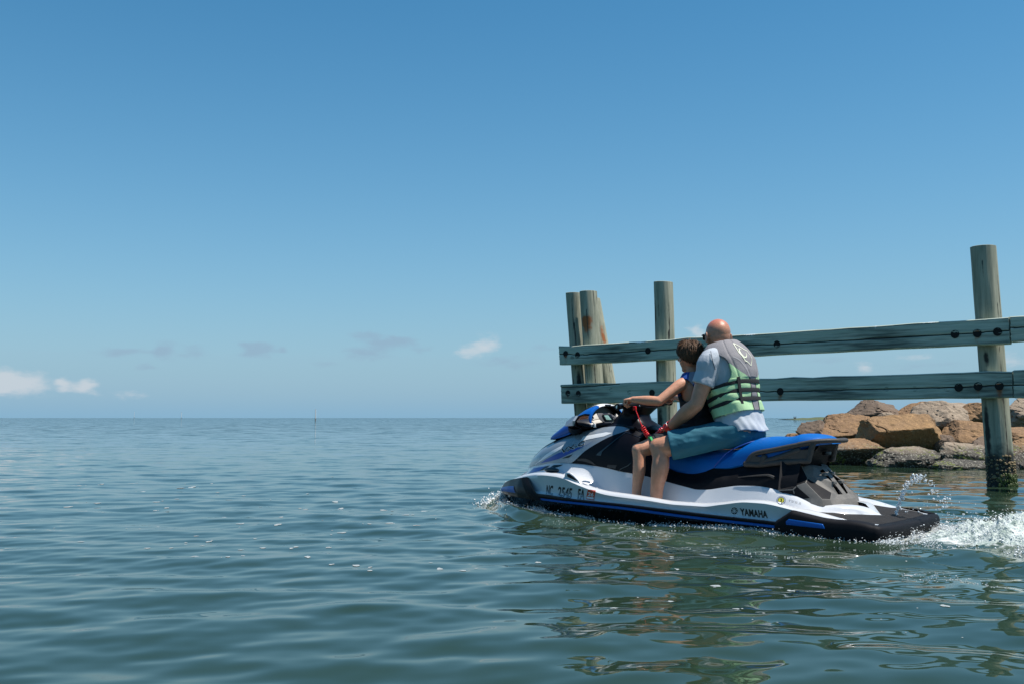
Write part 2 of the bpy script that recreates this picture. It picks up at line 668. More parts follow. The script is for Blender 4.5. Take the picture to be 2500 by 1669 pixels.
def build_water():
    ang = np.concatenate([np.radians(np.linspace(-176, -38, 36)), np.radians(np.linspace(-37, 37, 700)), np.radians(np.linspace(38, 180, 36))])
    r = [0.05, 0.5, 1.0, 1.5, 2.0, 2.4]
    while r[-1] < 30000:
        R = r[-1]
        r.append(R + min(max(0.014, R * R / 1700 * 1.0), R * 0.12))
    r = np.array(r)
    A, R = np.meshgrid(ang, r)
    X, Y = R * np.sin(A), R * np.cos(A)
    sp = np.maximum(np.gradient(r)[:, None] * np.ones_like(A), R * np.gradient(ang)[None, :] * 0.8)
    Z = wave(X, Y, sp)
    P = np.stack([X, Y, Z], -1)
    n, m = X.shape
    i = np.arange(n - 1)[:, None] * m
    j = np.arange(m)[None, :]
    j2 = (j + 1) % m
    q = np.stack([i + j, i + j2, i + m + j2, i + m + j], -1).reshape(-1, 4)[:, ::-1]
    me = bpy.data.meshes.new('water')
    nv, nf = n * m, len(q)
    me.vertices.add(nv)
    me.vertices.foreach_set('co', P.reshape(-1))
    me.loops.add(nf * 4)
    me.loops.foreach_set('vertex_index', q.reshape(-1).astype(np.int32))
    me.polygons.add(nf)
    me.polygons.foreach_set('loop_start', np.arange(0, nf * 4, 4, dtype=np.int32))
    me.polygons.foreach_set('use_smooth', np.ones(nf, bool))
    me.update(calc_edges=True)
    me.validate()
    fa = me.attributes.new('foam', 'FLOAT', 'POINT')
    fa.data.foreach_set('value', foam_mask(X, Y).reshape(-1).astype(np.float32))
    me.materials.append(water_material())
    o = bpy.data.objects.new('water', me)
    COL.objects.link(o)
    tag(o, 'rippled blue green sea reaching the horizon', kind='structure')


build_water()


# ------------------------------------------------------------------ materials that read a painted attribute
def attr_mix(m, name, col, lo=0.0, hi=1.0, noise_amt=0.5, nscale=30.0, stretch=(1, 1, 1)):
    """lay a stain (rust, algae, cracks) over a material where attribute `name` is high"""
    nt = m.node_tree
    N, L = nt.nodes, nt.links
    b = N['Principled BSDF']
    src = b.inputs['Base Color'].links[0].from_socket if b.inputs['Base Color'].links else None
    a = N.new('ShaderNodeAttribute')
    a.attribute_name = name
    n = N.new('ShaderNodeTexNoise')
    n.inputs['Scale'].default_value = nscale
    n.inputs['Detail'].default_value = 5
    tc = N.new('ShaderNodeTexCoord')
    mp = N.new('ShaderNodeMapping')
    mp.inputs['Scale'].default_value = stretch
    L.new(tc.outputs['Object'], mp.inputs[0])
    L.new(mp.outputs[0], n.inputs['Vector'])
    s = N.new('ShaderNodeMath')
    s.operation = 'SUBTRACT'
    L.new(n.outputs[0], s.inputs[0])
    s.inputs[1].default_value = 0.5
    mu = N.new('ShaderNodeMath')
    mu.operation = 'MULTIPLY_ADD'
    L.new(s.outputs[0], mu.inputs[0])
    mu.inputs[1].default_value = noise_amt * 2
    L.new(a.outputs['Fac'], mu.inputs[2])
    g = N.new('ShaderNodeMapRange')
    g.interpolation_type = 'SMOOTHSTEP'
    g.inputs[1].default_value, g.inputs[2].default_value = lo, hi
    L.new(mu.outputs[0], g.inputs[0])
    k = N.new('ShaderNodeMapRange')
    k.inputs[1].default_value, k.inputs[2].default_value = 0.01, 0.1
    L.new(a.outputs['Fac'], k.inputs[0])
    f = N.new('ShaderNodeMath')
    f.operation = 'MULTIPLY'
    L.new(g.outputs[0], f.inputs[0])
    L.new(k.outputs[0], f.inputs[1])
    mx = N.new('ShaderNodeMix')
    mx.data_type = 'RGBA'
    L.new(f.outputs[0], mx.inputs[0])
    if src:
        L.new(src, mx.inputs[6])
    else:
        mx.inputs[6].default_value = b.inputs['Base Color'].default_value
    mx.inputs[7].default_value = (*col, 1)
    L.new(mx.outputs[2], b.inputs['Base Color'])
    return m


def set_attr(o, name, vals):
    a = o.data.attributes.new(name, 'FLOAT', 'POINT')
    a.data.foreach_set('value', np.asarray(vals, np.float32))


# ------------------------------------------------------------------ timber fence in the water
FO = np.array([0.679, 14.3, 0.0])
FE = np.array([5.151, 10.15, 0.0]) - FO
FLEN = np.linalg.norm(FE)
FE /= FLEN
FB = np.array([-FE[1], FE[0], 0.0])          # away from the camera


def fpix(u, v, off):
    """pixel -> (along, height) on the plane `off` behind the boards' faces"""
    d = ray(u, v)
    o = FO + FB * off
    t = (o @ FB) / (d @ FB)
    P = d * t + np.array([0, 0, CAMH])
    return (P - o) @ FE, P[2]


def build_fence():
    M = Matrix(((FE[0], FB[0], 0, FO[0]), (FE[1], FB[1], 0, FO[1]), (0, 0, 1, 0), (0, 0, 0, 1)))
    fence = empty('timber_fence', M=M)
    tag(fence, 'weathered green timber fence of round pilings and two bolted rails standing in the water', 'fence')
    W = mat('weathered board', (0.55, 0.58, 0.48), 0.85, var=0.30, vscale=3.2, bump=0.5, bscale=7, stretch=(0.45, 6, 9), col2=(0.33, 0.39, 0.31))
    attr_mix(W, 'grime', (0.10, 0.115, 0.095), 0.3, 1.0, 0.7, 12, (.18, 1, 2.4))
    attr_mix(W, 'rust', (0.24, 0.075, 0.02), 0.25, 0.9, 0.5, 22)
    attr_mix(W, 'guano', (0.75, 0.74, 0.70), 0.45, 0.75, 0.6, 55)
    attr_mix(W, 'crack', (0.012, 0.014, 0.013), 0.3, 0.6, 0.1, 40)
    PW = mat('weathered piling', (0.42, 0.41, 0.31), 0.85, var=0.3, vscale=9, bump=1.0, bscale=10, stretch=(2.2, 2.2, 0.16), col2=(0.17, 0.185, 0.135))
    attr_mix(PW, 'rust', (0.30, 0.10, 0.03), 0.3, 0.9, 0.5, 18)
    attr_mix(PW, 'crack', (0.03, 0.03, 0.025), 0.35, 0.75, 0.25, 14)
    attr_mix(PW, 'tide', (0.02, 0.02, 0.017), 0.35, 0.75, 0.35, 10)
    IRON = mat('rusted bolt', (0.035, 0.018, 0.012), 0.8, var=0.5, vscale=60, bump=0.4)
    HOLE = mat('bolt recess', (0.012, 0.010, 0.009), 0.95)
    holes_u = [fpix(u, v, 0) for u, v in [(1381, 863), (1410, 866), (1582, 856), (1897, 840), (2331.6, 816), (2386, 813.5), (2435.5, 810)]]
    holes_l = [fpix(u, v, 0) for u, v in [(1386.6, 959), (1412, 960), (1592, 958), (1905, 954.7), (2340.6, 945), (2388, 942), (2439.7, 941)]]
    knots_l = [fpix(u, v, 0) for u, v in [(1492, 950), (1536, 956), (2164, 949), (2233, 948), (2312, 949)]]
    knots_u = [fpix(1397, 872, 0)]

    def beam(s0, s1, z0, z1, th, y0, holes, rust, knots, crackz, seed, label, guano=(), end=(0, 0)):
        r = np.random.default_rng(seed)
        n = int((s1 - s0) * 55)
        xs = np.linspace(s0, s1, n)
        h = z1 - z0
        fr = np.concatenate([np.linspace(0, 1, 27)])
        prof = []                                # around the section: front face upwards, over the top, down the back
        rd = 0.014
        for f in fr:
            prof.append((0.0, rd + f * (h - 2 * rd), 0))
        for a in (30, 60):
            prof.append((rd * (1 - math.cos(math.radians(a))), h - rd + rd * math.sin(math.radians(a)), 1))
        prof += [(rd, h, 1), (th - rd, h, 1), (th, h - rd, 2), (th, rd, 2), (th - rd, 0, 3), (rd, 0, 3), (rd * 0.4, rd * 0.3, 3)]
        m = len(prof)
        P = np.zeros((n, m, 3))
        top_w = np.interp(xs, np.linspace(s0, s1, 26), r.normal(0, .0035, 26))
        bot_w = np.interp(xs, np.linspace(s0, s1, 26), r.normal(0, .0025, 26))
        cz = np.interp(xs, *zip(*crackz)) + np.interp(xs, np.linspace(s0, s1, 60), r.normal(0, .0025, 60)) if crackz else None
        crack = np.zeros((n, m))
        rustA = np.zeros((n, m))
        gri = np.zeros((n, m))
        gua = np.zeros((n, m))
        for j, (py, pz, side) in enumerate(prof):
            z = z0 + pz + (top_w * (pz / h) + bot_w * (1 - pz / h))
            y = np.full(n, y0 + py)
            if side == 0:
                y = y + 0.0016 * np.sin(37 * pz + 2 * xs) + r.normal(0, .0005, n)
                if cz is not None:
                    d = np.abs(z - cz)
                    c = np.exp(-(d / 0.0065) ** 2)
                    crack[:, j] = c
                    y = y + 0.012 * c
                gri[:, j] = 0.25 + 0.5 * (1 - pz / h) * 0.5 + 0.35 * np.sin(1.7 * xs + seed) ** 2 + (0.5 if pz > h * .93 else 0)
            if side == 1:
                gri[:, j] = 0.1
            for (hs, hz), am in zip(holes, rust):
                dz = hz - z
                w = 0.035 + 0.10 * np.clip(dz, 0, .2)
                q = am * np.exp(-((xs - hs) / w) ** 2) * np.exp(-np.maximum(dz - .02, 0) / .12) * (dz > -0.03)
                rustA[:, j] = np.maximum(rustA[:, j], q)
                gri[:, j] = np.maximum(gri[:, j], 0.75 * np.exp(-(((xs - hs) / .07) ** 2 + (dz / .06) ** 2)))
            for ks, kz in knots:
                rr = np.sqrt((xs - ks) ** 2 + (z - kz) ** 2)
                gri[:, j] = np.maximum(gri[:, j], 0.9 * np.exp(-((rr - 0.022) / .008) ** 2))
                crack[:, j] = np.maximum(crack[:, j], 0.8 * np.exp(-(rr / .008) ** 2))
            for gs, gw, am in guano:
                fall = np.exp(-np.maximum(h - pz, 0) / (.05 * am)) if side in (0,) else 1.0
                gua[:, j] = np.maximum(gua[:, j], am * np.exp(-((xs - gs) / gw) ** 2) * fall)
            P[:, j] = np.stack([xs, y, z], -1)
        # rough sawn ends
        P[0, :, 0] += end[0] * (z1 - P[0, :, 2]) + r.normal(0, .004, m)
        P[-1, :, 0] += end[1] * (z1 - P[-1, :, 2]) + r.normal(0, .003, m)
        V, Fc = grid(P, closev=True, flip=False)
        Fc += [tuple(range(m))[::-1], tuple(range((n - 1) * m, n * m))]
        o = mesh('beam', V, Fc, W, fence, ang=35)
        if label:
            o['label'] = label
        for nm, A in (('crack', crack), ('rust', rustA), ('grime', gri), ('guano', gua)):
            set_attr(o, nm, A.reshape(-1))
        for hs, hz in holes:
            # counter-bored bolt: flat near-black disc, the shade of the hole put into its colour
            t = np.linspace(0, 2 * math.pi, 22, endpoint=False)
            rad = 0.043
            ring = lambda rr, y: np.stack([hs + rr * np.cos(t), np.full(22, y0 + y), hz + rr * np.sin(t)], -1)
            G = np.stack([ring(rad * 1.04, -0.0035), ring(rad, -0.004), ring(rad * 0.97, -0.002), ring(rad * .9, -0.0015), ring(0.001, -0.0012)])
            V, Fc = grid(G, closev=True)
            hb = mesh('bolt_hole', V, Fc, HOLE, o)
        return o
    zu0, zu1 = 1.485, 1.760
    zl0, zl1 = 0.930, 1.208
    cu = [(h[0], h[1]) for h in holes_u]
    cu = [(-0.1, cu[0][1] - .012)] + cu + [(7, cu[-1][1])]
    cl = [(2.9, holes_l[3][1] + .004)] + [(h[0], h[1]) for h in holes_l[3:]] + [(7, holes_l[-1][1])]
    cl = [(-0.1, zl1 - .045), (.7, zl1 - .035), (1.1, zl1 - .02), (1.3, 1.5), (2.6, 1.5)] + cl
    th = 0.09
    beam(0.0, FLEN, zu0, zu1, th, 0.0, holes_u, [.9, .1, .1, .3, .1, .8, .4], knots_u, cu, 3, 'upper long rail with bird droppings on its edge',
         guano=[(1.45, .12, .9), (2.0, .02, .9), (1.05, .2, .5), (3.1, .13, .85), (5.3, .15, .7), (4.7, .015, 1.0), (2.3, .1, .5)], end=(0.09, 0.0))
    beam(0.03, FLEN + 0.01, zl0, zl1, th, 0.0, holes_l, [.5, .2, .1, 1.0, .2, .7, 1.2], knots_l, cl, 4, 'lower long rail stained with rust at its bolts', end=(0.16, 0.0))
    beam(FLEN + 0.012, FLEN + 3.0, zu0 + .02, zu1 + .012, th, 0.012, [], [], [], [(6, 1.65), (9.2, 1.66)], 5, 'short stretch of upper rail past the joint')
    beam(FLEN + 0.022, FLEN + 3.0, zl0 - .004, zl1 + .004, th, 0.010, [], [], [], [(6, 1.06), (9.2, 1.07)], 6, 'short stretch of lower rail past the joint')

    def piling(top, bot, off, rad, seed, rust=(), label=None, cut=0.0, stains=()):
        r = np.random.default_rng(seed)
        s1, z1 = fpix(*top, off)
        s0, z0 = fpix(*bot, off)
        k = (s1 - s0) / (z1 - z0)
        n, m = 60, 40
        zs = np.linspace(-0.9, z1, n)
        th = np.linspace(0, 2 * math.pi, m, endpoint=False)
        ph = r.uniform(0, 6.28, 9)
        R = rad * (1 + 0.012 * sum(np.sin((i + 2) * th + ph[i]) / (i + 1) for i in range(8)))
        P = np.zeros((n + 3, m, 3))
        cr = np.zeros((n + 3, m))
        ru = np.zeros((n + 3, m))
        td = np.zeros((n + 3, m))
        splits = [(r.uniform(0, 6.28), r.uniform(0.3, z1), r.uniform(.2, .6)) for _ in range(14)]
        for i in range(n + 3):
            z = zs[min(i, n - 1)]
            q = 1.0 if i < n else (0.93, 0.5, 0.0)[i - n]
            up = 0 if i < n else (0.004, 0.006, 0.006)[i - n]
            rr = R * (1.04 - 0.05 * (z / z1)) * q
            if i < n:
                rr = rr * (1 + 0.006 * np.sin(9 * z + 3 * th + ph[0]))
            for a, zc, ln in splits:
                da = np.angle(np.exp(1j * (th - a - 0.15 * (z - zc))))
                cr[i] = np.maximum(cr[i], np.exp(-(da / .07) ** 2) * (abs(z - zc) < ln) * 0.8)
            for a, zc, wa, wz, am in rust:
                da = np.angle(np.exp(1j * (th - a)))
                dz = zc - z
                ru[i] = np.maximum(ru[i], am * np.exp(-(da / wa) ** 2) * (np.exp(-(dz / wz) ** 2) if dz < 0 else np.exp(-dz / (wz * 1.6))))
            td[i] = np.clip(1.15 - (z - .05) / 0.55, 0, 1.2)
            for a, zc, wa, wz, am in stains:
                da = np.angle(np.exp(1j * (th - a)))
                td[i] = np.maximum(td[i], am * np.exp(-(da / wa) ** 2 - ((z - zc) / wz) ** 2))
            P[i] = np.stack([s0 + (z - z0) * k + rr * np.cos(th), off + rr * np.sin(th), np.full(m, z + up) + (cut * rr * np.cos(th) if i >= n - 1 else 0)], -1)
        V, Fc = grid(P, closev=True)
        o = mesh('piling', V, Fc, PW, fence, ang=50)
        if label:
            o['label'] = label
        set_attr(o, 'crack', cr.reshape(-1))
        set_attr(o, 'rust', ru.reshape(-1))
        set_attr(o, 'tide', td.reshape(-1))
        return s0, z0, k
    f = -math.pi / 2
    piling((1401, 716), (1424, 1012), 0.33, 0.122, 11, [(f - .9, 1.85, .35, .14, 1.2)], cut=-.02, stains=[(f + .5, 1.25, .4, .25, .9)])
    piling((1436, 712), (1456, 1004), 0.235, 0.128, 12, [(f + .15, 2.10, .75, .10, 1.5)], 'front piling of the cluster with a rust ring', stains=[(f - .8, 1.3, .4, .25, .8)])
    piling((1446, 729), (1496, 1004), 0.60, 0.118, 13, [(f + 1.2, 1.9, .4, .2, 1.0)], 'leaning piling at the back of the cluster')
    piling((1619.5, 689), (1629, 1004), 0.235, 0.13, 14, cut=-.06, stains=[(f - .6, 1.35, .5, .22, .75), (f - .3, .7, .6, .3, .8)])
    s0, z0, k = piling((2400, 603), (2446, 1190), 0.235, 0.132, 15, label='tall right piling with barnacles at the waterline', stains=[(f - .1, 1.36, .3, .12, .8), (f - .5, .55, .35, .45, .9)])
    # barnacle crust of the right piling
    b = []
    for i in range(420):
        a = rng.uniform(0, 6.28)
        z = rng.beta(2, 2) * 0.42 - 0.06
        rr = 0.132 * 1.03
        s = rng.uniform(.006, .017) * (1.25 if math.cos(a - f - .9) > .3 else .8)
        c = np.array([s0 + (z - z0) * k + rr * math.cos(a), 0.235 + rr * math.sin(a), z])
        b.append(ellipsoid(c, (s, s, s * rng.uniform(.6, 1)), nu=6, nv=5))
    BM = mat('barnacle crust', (0.34, 0.24, 0.12), 0.9, var=.8, vscale=45, col2=(0.05, 0.05, 0.035))
    o = mesh('barnacles', *join(*b), BM, fence)
    o['kind'] = 'stuff'
    w = []
    for i in range(150):
        a = f + rng.normal(1.1, .4)
        z = rng.uniform(-.05, .14)
        rr = 0.132 * rng.uniform(1.04, 1.18)
        s = rng.uniform(.006, .016)
        w.append(ellipsoid((s0 + (z - z0) * k + rr * math.cos(a), 0.235 + rr * math.sin(a), z), (s, s, s * 1.6), nu=5, nv=4))
    o = mesh('seaweed', *join(*w), mat('green weed', (0.06, 0.085, 0.012), 0.6, var=.6, vscale=60), fence)
    o['kind'] = 'stuff'


build_fence()


# ------------------------------------------------------------------ boulders of the jetty
def rock_mat(name, c1, c2):
    m = mat(name, c1, 0.9, var=0.4, vscale=2.6, bump=0.9, bscale=11, bdist=.045, col2=c2)
    nt = m.node_tree
    N, L = nt.nodes, nt.links
    b = N['Principled BSDF']
    src = b.inputs['Base Color'].links[0].from_socket
    geo = N.new('ShaderNodeNewGeometry')
    sep = N.new('ShaderNodeSeparateXYZ')
    L.new(geo.outputs['Position'], sep.inputs[0])

    def noise_(s, d=5):
        n = N.new('ShaderNodeTexNoise')
        n.inputs['Scale'].default_value = s
        n.inputs['Detail'].default_value = d
        L.new(geo.outputs['Position'], n.inputs['Vector'])
        return n.outputs[0]

    def mr(x, a, b_, c=0., d=1.):
        n = N.new('ShaderNodeMapRange')
        n.interpolation_type = 'SMOOTHSTEP'
        n.inputs[1].default_value, n.inputs[2].default_value, n.inputs[3].default_value, n.inputs[4].default_value = a, b_, c, d
        L.new(x, n.inputs[0])
        return n.outputs[0]

    def math_(op, a, b_):
        n = N.new('ShaderNodeMath')
        n.operation = op
        for i, v in enumerate((a, b_)):
            if isinstance(v, float):
                n.inputs[i].default_value = v
            else:
                L.new(v, n.inputs[i])
        return n.outputs[0]

    def mix(a, f, col):
        n = N.new('ShaderNodeMix')
        n.data_type = 'RGBA'
        L.new(f, n.inputs[0])
        L.new(a, n.inputs[6])
        n.inputs[7].default_value = (*col, 1)
        return n.outputs[2]
    # fine speckle and lichen of the dry stone
    c = mix(src, mr(noise_(38), .58, .72), tuple(x * 1.5 for x in c1))
    c = mix(c, mr(noise_(60), .60, .70), tuple(x * .35 for x in c1))
    # tidal zone: black film, barnacle flecks, green weed
    hz = math_('ADD', sep.outputs[2], math_('MULTIPLY', math_('SUBTRACT', noise_(3.0), .5), .22))
    low = mr(hz, .36, .16)
    c = mix(c, math_('MULTIPLY', low, .92), (0.022, 0.021, 0.017))
    c = mix(c, math_('MULTIPLY', mr(noise_(42, 3), .55, .64), mr(hz, .38, .22)), (0.27, 0.25, 0.20))
    c = mix(c, math_('MULTIPLY', math_('MULTIPLY', mr(noise_(4.5), .50, .60), mr(noise_(30), .48, .60)), mr(hz, .34, .22)), (0.13, 0.15, 0.02))
    L.new(c, b.inputs['Base Color'])
    return m


def icos(sub):
    bm = bmesh.new()
    bmesh.ops.create_icosphere(bm, subdivisions=sub, radius=1)
    V = np.array([v.co[:] for v in bm.verts])
    bm.verts.index_update()
    Fc = [tuple(v.index for v in f.verts) for f in bm.faces]
    bm.free()
    return V, Fc


ICO5, ICO1, ICO0 = icos(5), icos(2), icos(1)
ICO4 = icos(4)
OCTA = (np.array([(1, 0, 0), (-1, 0, 0), (0, 1, 0), (0, -1, 0), (0, 0, 1), (0, 0, -1.0)]), [(0, 2, 4), (2, 1, 4), (1, 3, 4), (3, 0, 4), (2, 0, 5), (1, 2, 5), (3, 1, 5), (0, 3, 5)])


def build_rocks():
    brown = rock_mat('tan boulder stone', (0.29, 0.168, 0.078), (0.16, 0.09, 0.045))
    gold = rock_mat('ochre boulder stone', (0.31, 0.182, 0.078), (0.19, 0.107, 0.05))
    grey = rock_mat('pale granite', (0.34, 0.265, 0.19), (0.20, 0.145, 0.10))
    dark = rock_mat('dark brown stone', (0.17, 0.115, 0.075), (0.10, 0.07, 0.05))
    q = lambda x, y: (1900 + x * .2554, 940 + y * .2554)
    # x0,y0,x1,y1 in a survey grid, distance, material, label, extra cut planes
    L = [
        (640, 140, 1190, 420, 17.9, dark, 'dark brown boulder on top of the pile under the lower rail', [(.5, -.6, .6, .62), (-.6, -.5, .6, .6)], .9),
        (195, 325, 495, 540, 16.6, dark, 'grey slab tilted up at the left end of the pile', [(-.55, -.45, .7, .45), (.8, -.4, .3, .5)], .7),
        (400, 300, 960, 600, 16.6, brown, 'cracked tan boulder left of the big ochre boulder', [(-.4, -.55, .73, .55)], .9),
        (815, 300, 1570, 705, 15.55, gold, 'big ochre boulder with a flat sloping top in the middle of the pile', [(-.1, -.62, .78, .5), (.05, -.80, -.60, .16), (-.95, -.25, .1, .72), (.85, -.4, .3, .72)], .8),
        (370, 490, 1030, 800, 15.35, brown, 'low brown boulder with a black underside beside the blue seat', [(-.1, -.5, .85, .45), (0, -.90, -.44, .34)], .8),
        (900, 585, 1520, 850, 14.75, grey, 'low weedy green boulder in front of the big ochre boulder', [(0, -.5, .86, .6)], .8),
        (1320, 165, 1820, 520, 16.6, grey, 'pale rounded granite boulder right of the dark one', [(-.5, -.5, .7, .7)], .9),
        (1150, 165, 1500, 420, 17.6, brown, 'tan wedge of rock behind the pale granite boulder', [(-.6, -.3, .75, .45)], .9),
        (1490, 138, 1880, 300, 18.2, grey, 'flat pale rock on the skyline behind the pale granite boulder', [(0, -.3, .95, .4)], .9),
        (1720, 175, 2010, 400, 17.3, brown, 'small reddish tan boulder left of the right piling', [(-.6, -.5, .6, .6)], .9),
        (1600, 330, 2040, 610, 16.0, brown, 'tan flat faced boulder beneath the reddish one', [(-.1, -.75, .65, .42), (-.8, -.3, .5, .6)], .8),
        (1550, 545, 2010, 850, 14.9, grey, 'grey boulder crusted with barnacles left of the right piling', [(.1, -.5, .85, .6)], .8),
        (1860, 490, 2260, 840, 15.2, dark, 'dark boulder half hidden behind the right piling', [(0, -.6, .8, .5)], .8),
        (1480, 690, 2030, 870, 14.3, grey, 'lowest flat boulder black with weed at the water', [(0, -.4, .9, .5)], .7),
        (2150, 120, 2660, 440, 16.9, grey, 'large grey boulder at the right edge under the rail', [(-.3, -.6, .75, .55), (.1, -.9, -.42, .6)], .9),
        (2180, 400, 2560, 560, 16.0, brown, 'tan slab below the large grey boulder at the right edge', [(0, -.6, .8, .4)], .8),
        (2190, 500, 2620, 720, 15.3, gold, 'ochre boulder right of the piling in the middle row', [(-.3, -.7, .65, .5)], .8),
        (2210, 630, 2640, 880, 14.4, brown, 'low tan boulder crusted at the waterline right of the piling', [(-.2, -.5, .84, .5)], .8),
        (950, 262, 1100, 345, 17.0, grey, 'small pinkish stone wedged above the big ochre boulder', [], .9),
        (60, 458, 260, 540, 16.9, brown, 'small low stone at the far left tip of the pile', [], .8),
        (1480, 480, 1680, 660, 15.6, dark, 'dark stone in the gap right of the big ochre boulder', [], .8),
        (440, 262, 700, 420, 17.3, brown, 'brown stone below the dark top boulder', [(-.5, -.6, .6, .5)], .9),
        (2500, 240, 3100, 560, 17.0, brown, 'tan boulder beyond the right edge of the view', [(0, -.5, .85, .5)], .9),
        (2560, 560, 3150, 900, 15.6, grey, 'grey boulder beyond the right edge at the water', [(0, -.5, .85, .5)], .9),
        (700, 420, 1000, 700, 16.2, dark, 'dark stone in the shade behind the low brown boulder', [], .9),
    ]
    V0, F0 = ICO5
    for i, (x0, y0, x1, y1, Y, m, lab, planes, dep) in enumerate(L):
        r = np.random.default_rng(100 + i)
        c = on_y(*q((x0 + x1) / 2, (y0 + y1) / 2), Y)
        hw = (x1 - x0) / 2 * .2554 / F * Y
        hh = (y1 - y0) / 2 * .2554 / F * Y
        V = V0.copy()
        # general squarish lump, then flat faces
        V = np.sign(V) * np.abs(V) ** 0.80
        for k in range(9):
            n = r.normal(size=3)
            n /= np.linalg.norm(n)
            d = r.uniform(.72, .95)
            V -= np.maximum(V @ n - d, 0)[:, None] * n
        for nx, ny, nz_, d in planes:
            n = np.array([nx, ny, nz_])
            n /= np.linalg.norm(n)
            V -= (np.maximum(V @ n - d, 0) * .93)[:, None] * n
        V /= np.abs(V).max(0)
        off = r.uniform(0, 50, 3)
        ns = np.array([noise.fractal(Vector(p * 1.3 + off), .9, 2.0, 6) for p in V])
        rd = np.array([abs(noise.noise(Vector(p * 2.2 + off[::-1]))) for p in V])
        V *= (1 + 0.085 * ns + 0.030 * np.array([noise.fractal(Vector(p * 5 + off), .8, 2.0, 4) for p in V]) - 0.08 * np.exp(-(rd / .05) ** 2))[:, None]
        V = V * np.array([hw * 1.12, max(hw * dep, hh), hh * 1.12])
        o = mesh('boulder', V + c, F0, m, org=tuple(c), ang=28)
        tag(o, lab, 'rock', 'boulders of the jetty')


build_rocks()
# weed and mussel crust where the low boulders meet the water is in their stone; far spit and markers:


def build_far():
    g = mat('marsh grass', (0.10, 0.115, 0.035), 0.95, var=.5, vscale=.25, col2=(0.06, 0.075, 0.03))
    Y = 430.0
    n, m = 240, 9
    us = np.linspace(1916, 2900, n)
    P = np.zeros((n, m, 3))
    r = np.random.default_rng(4)
    bump_ = np.interp(np.arange(n), np.linspace(0, n - 1, 60), np.abs(r.normal(0, .18, 60)))
    for j in range(m):
        t = j / (m - 1)
        for i, u in enumerate(us):
            x = (u - 1250) / F * Y
            hgt = np.interp(u, [1916, 1935, 1960, 2000, 2060, 2300, 2900], [0.02, .25, .45, .95, 1.25, 1.6, 1.6]) + bump_[i]
            P[i, j] = (x, Y + (t - .5) * 40 + 3 * math.sin(u * .05), -0.3 + (hgt + .3) * math.sin(math.pi * min(1, t * 1.2 + .02)) ** .6 + r.uniform(0, .12))
    V, Fc = grid(P, flip=True)
    tag(mesh('shore', V, Fc, g, smooth=False), 'low green spit of marsh far behind the boulders', kind='structure')
    # dead shrub at the tip of the spit
    b = []
    base = np.array([(1929 - 1250) / F * Y, Y - 6, 0.0])
    for i in range(9):
        a = rng.uniform(0, 6.28)
        tip = base + np.array([math.cos(a) * .7, math.sin(a) * .5, rng.uniform(.8, 1.6)])
        b.append(tube([base, base * .5 + tip * .5 + rng.normal(0, .1, 3), tip], [.12, .08, .03], 5))
    tag(mesh('shrub', *join(*b), mat('dead twigs', (.07, .06, .05), .9)), 'tiny dark bare shrub at the tip of the far spit', 'shrub')
    # channel markers
    wh = mat('marker paint', (.80, .80, .78), .6, var=.3, vscale=1.5)
    dk = mat('marker stain', (.25, .26, .26), .8)

    def marker(u, vtop, vbase, wpx, label):
        Yd = CAMH * F / max(vbase - 1019, 1.2)
        p = on_y(u, vbase, Yd)
        h = (vbase - vtop) / F * Yd
        w = wpx / 2 / F * Yd
        o = empty('channel_marker', (p[0], p[1], 0))
        ORG[o.name] = (p[0], p[1], 0)
        tag(o, label, 'marker', 'channel markers near the horizon')
        zz = np.linspace(h * .22, h, 8)
        mesh('pole', *tube(np.stack([np.full(8, p[0]) + .1 * w * np.sin(zz), np.full(8, p[1]), zz], -1), np.linspace(w, w * .8, 8), 10), wh, o)
        mesh('footing', *tube([(p[0], p[1], -1), (p[0], p[1], h * .225)], w * 1.15, 10), dk, o)
        mesh('cap', *tube([(p[0], p[1], h * .97), (p[0], p[1], h * 1.01)], [w * 1.0, w * .3], 8), dk, o)
    marker(770, 998, 1026.5, 2.6, 'white post with a dark foot, tallest of the markers on the open water')
    marker(442.5, 1005, 1021.5, 1.1, 'thin pale pole near the horizon between the other two markers')
    marker(327.5, 1004, 1020.3, .8, 'faintest thin pole on the horizon, leftmost of the markers')


build_far()


# ------------------------------------------------------------------ jet ski
ski = empty('jet_ski', M=SKI_M)
tag(ski, 'white, grey and blue personal watercraft with two riders cutting through the water', 'jet ski')
ORG[ski.name] = (0, 0, 0)
GEL_W = mat('white gelcoat', (0.60, 0.61, 0.63), 0.22, coat=0.4, var=0.03, vscale=3)
GEL_S = mat('silver grey paint', (0.27, 0.31, 0.35), 0.28, metal=0.2, coat=0.6, var=0.04, vscale=4)
BLK = mat('black plastic', (0.005, 0.005, 0.008), 0.30, spec=0.14, var=0.2, vscale=12, bump=0.05, bscale=300)
BLKM = mat('matt black plastic', (0.007, 0.007, 0.009), 0.6, spec=0.14, var=0.25, vscale=14, bump=0.15, bscale=400)
GLOSS = mat('gloss black panel', (0.008, 0.008, 0.010), 0.12, coat=0.5)
GREYP = mat('textured grey plastic', (0.15, 0.139, 0.126), 0.55, spec=0.25, var=0.15, vscale=20, bump=0.25, bscale=500)
BLUE = mat('blue trim', (0.002, 0.095, 0.40), 0.4, coat=0.05, spec=.3, var=0.08, vscale=6)
SEATB = mat('blue seat vinyl', (0.0, 0.105, 0.40), 0.42, spec=.28, var=0.08, vscale=7, bump=0.2, bscale=260)
GREYD = mat('dark grey plastic', (0.055, 0.050, 0.047), 0.5, spec=.25, var=.15, vscale=20, bump=.2, bscale=500)
RUB = mat('deck pad foam', (0.021, 0.019, 0.018), 0.75, spec=.2, var=0.3, vscale=9, bump=0.5, bscale=140)
HULLB = mat('black hull', (0.006, 0.006, 0.007), 0.12, coat=0.4)
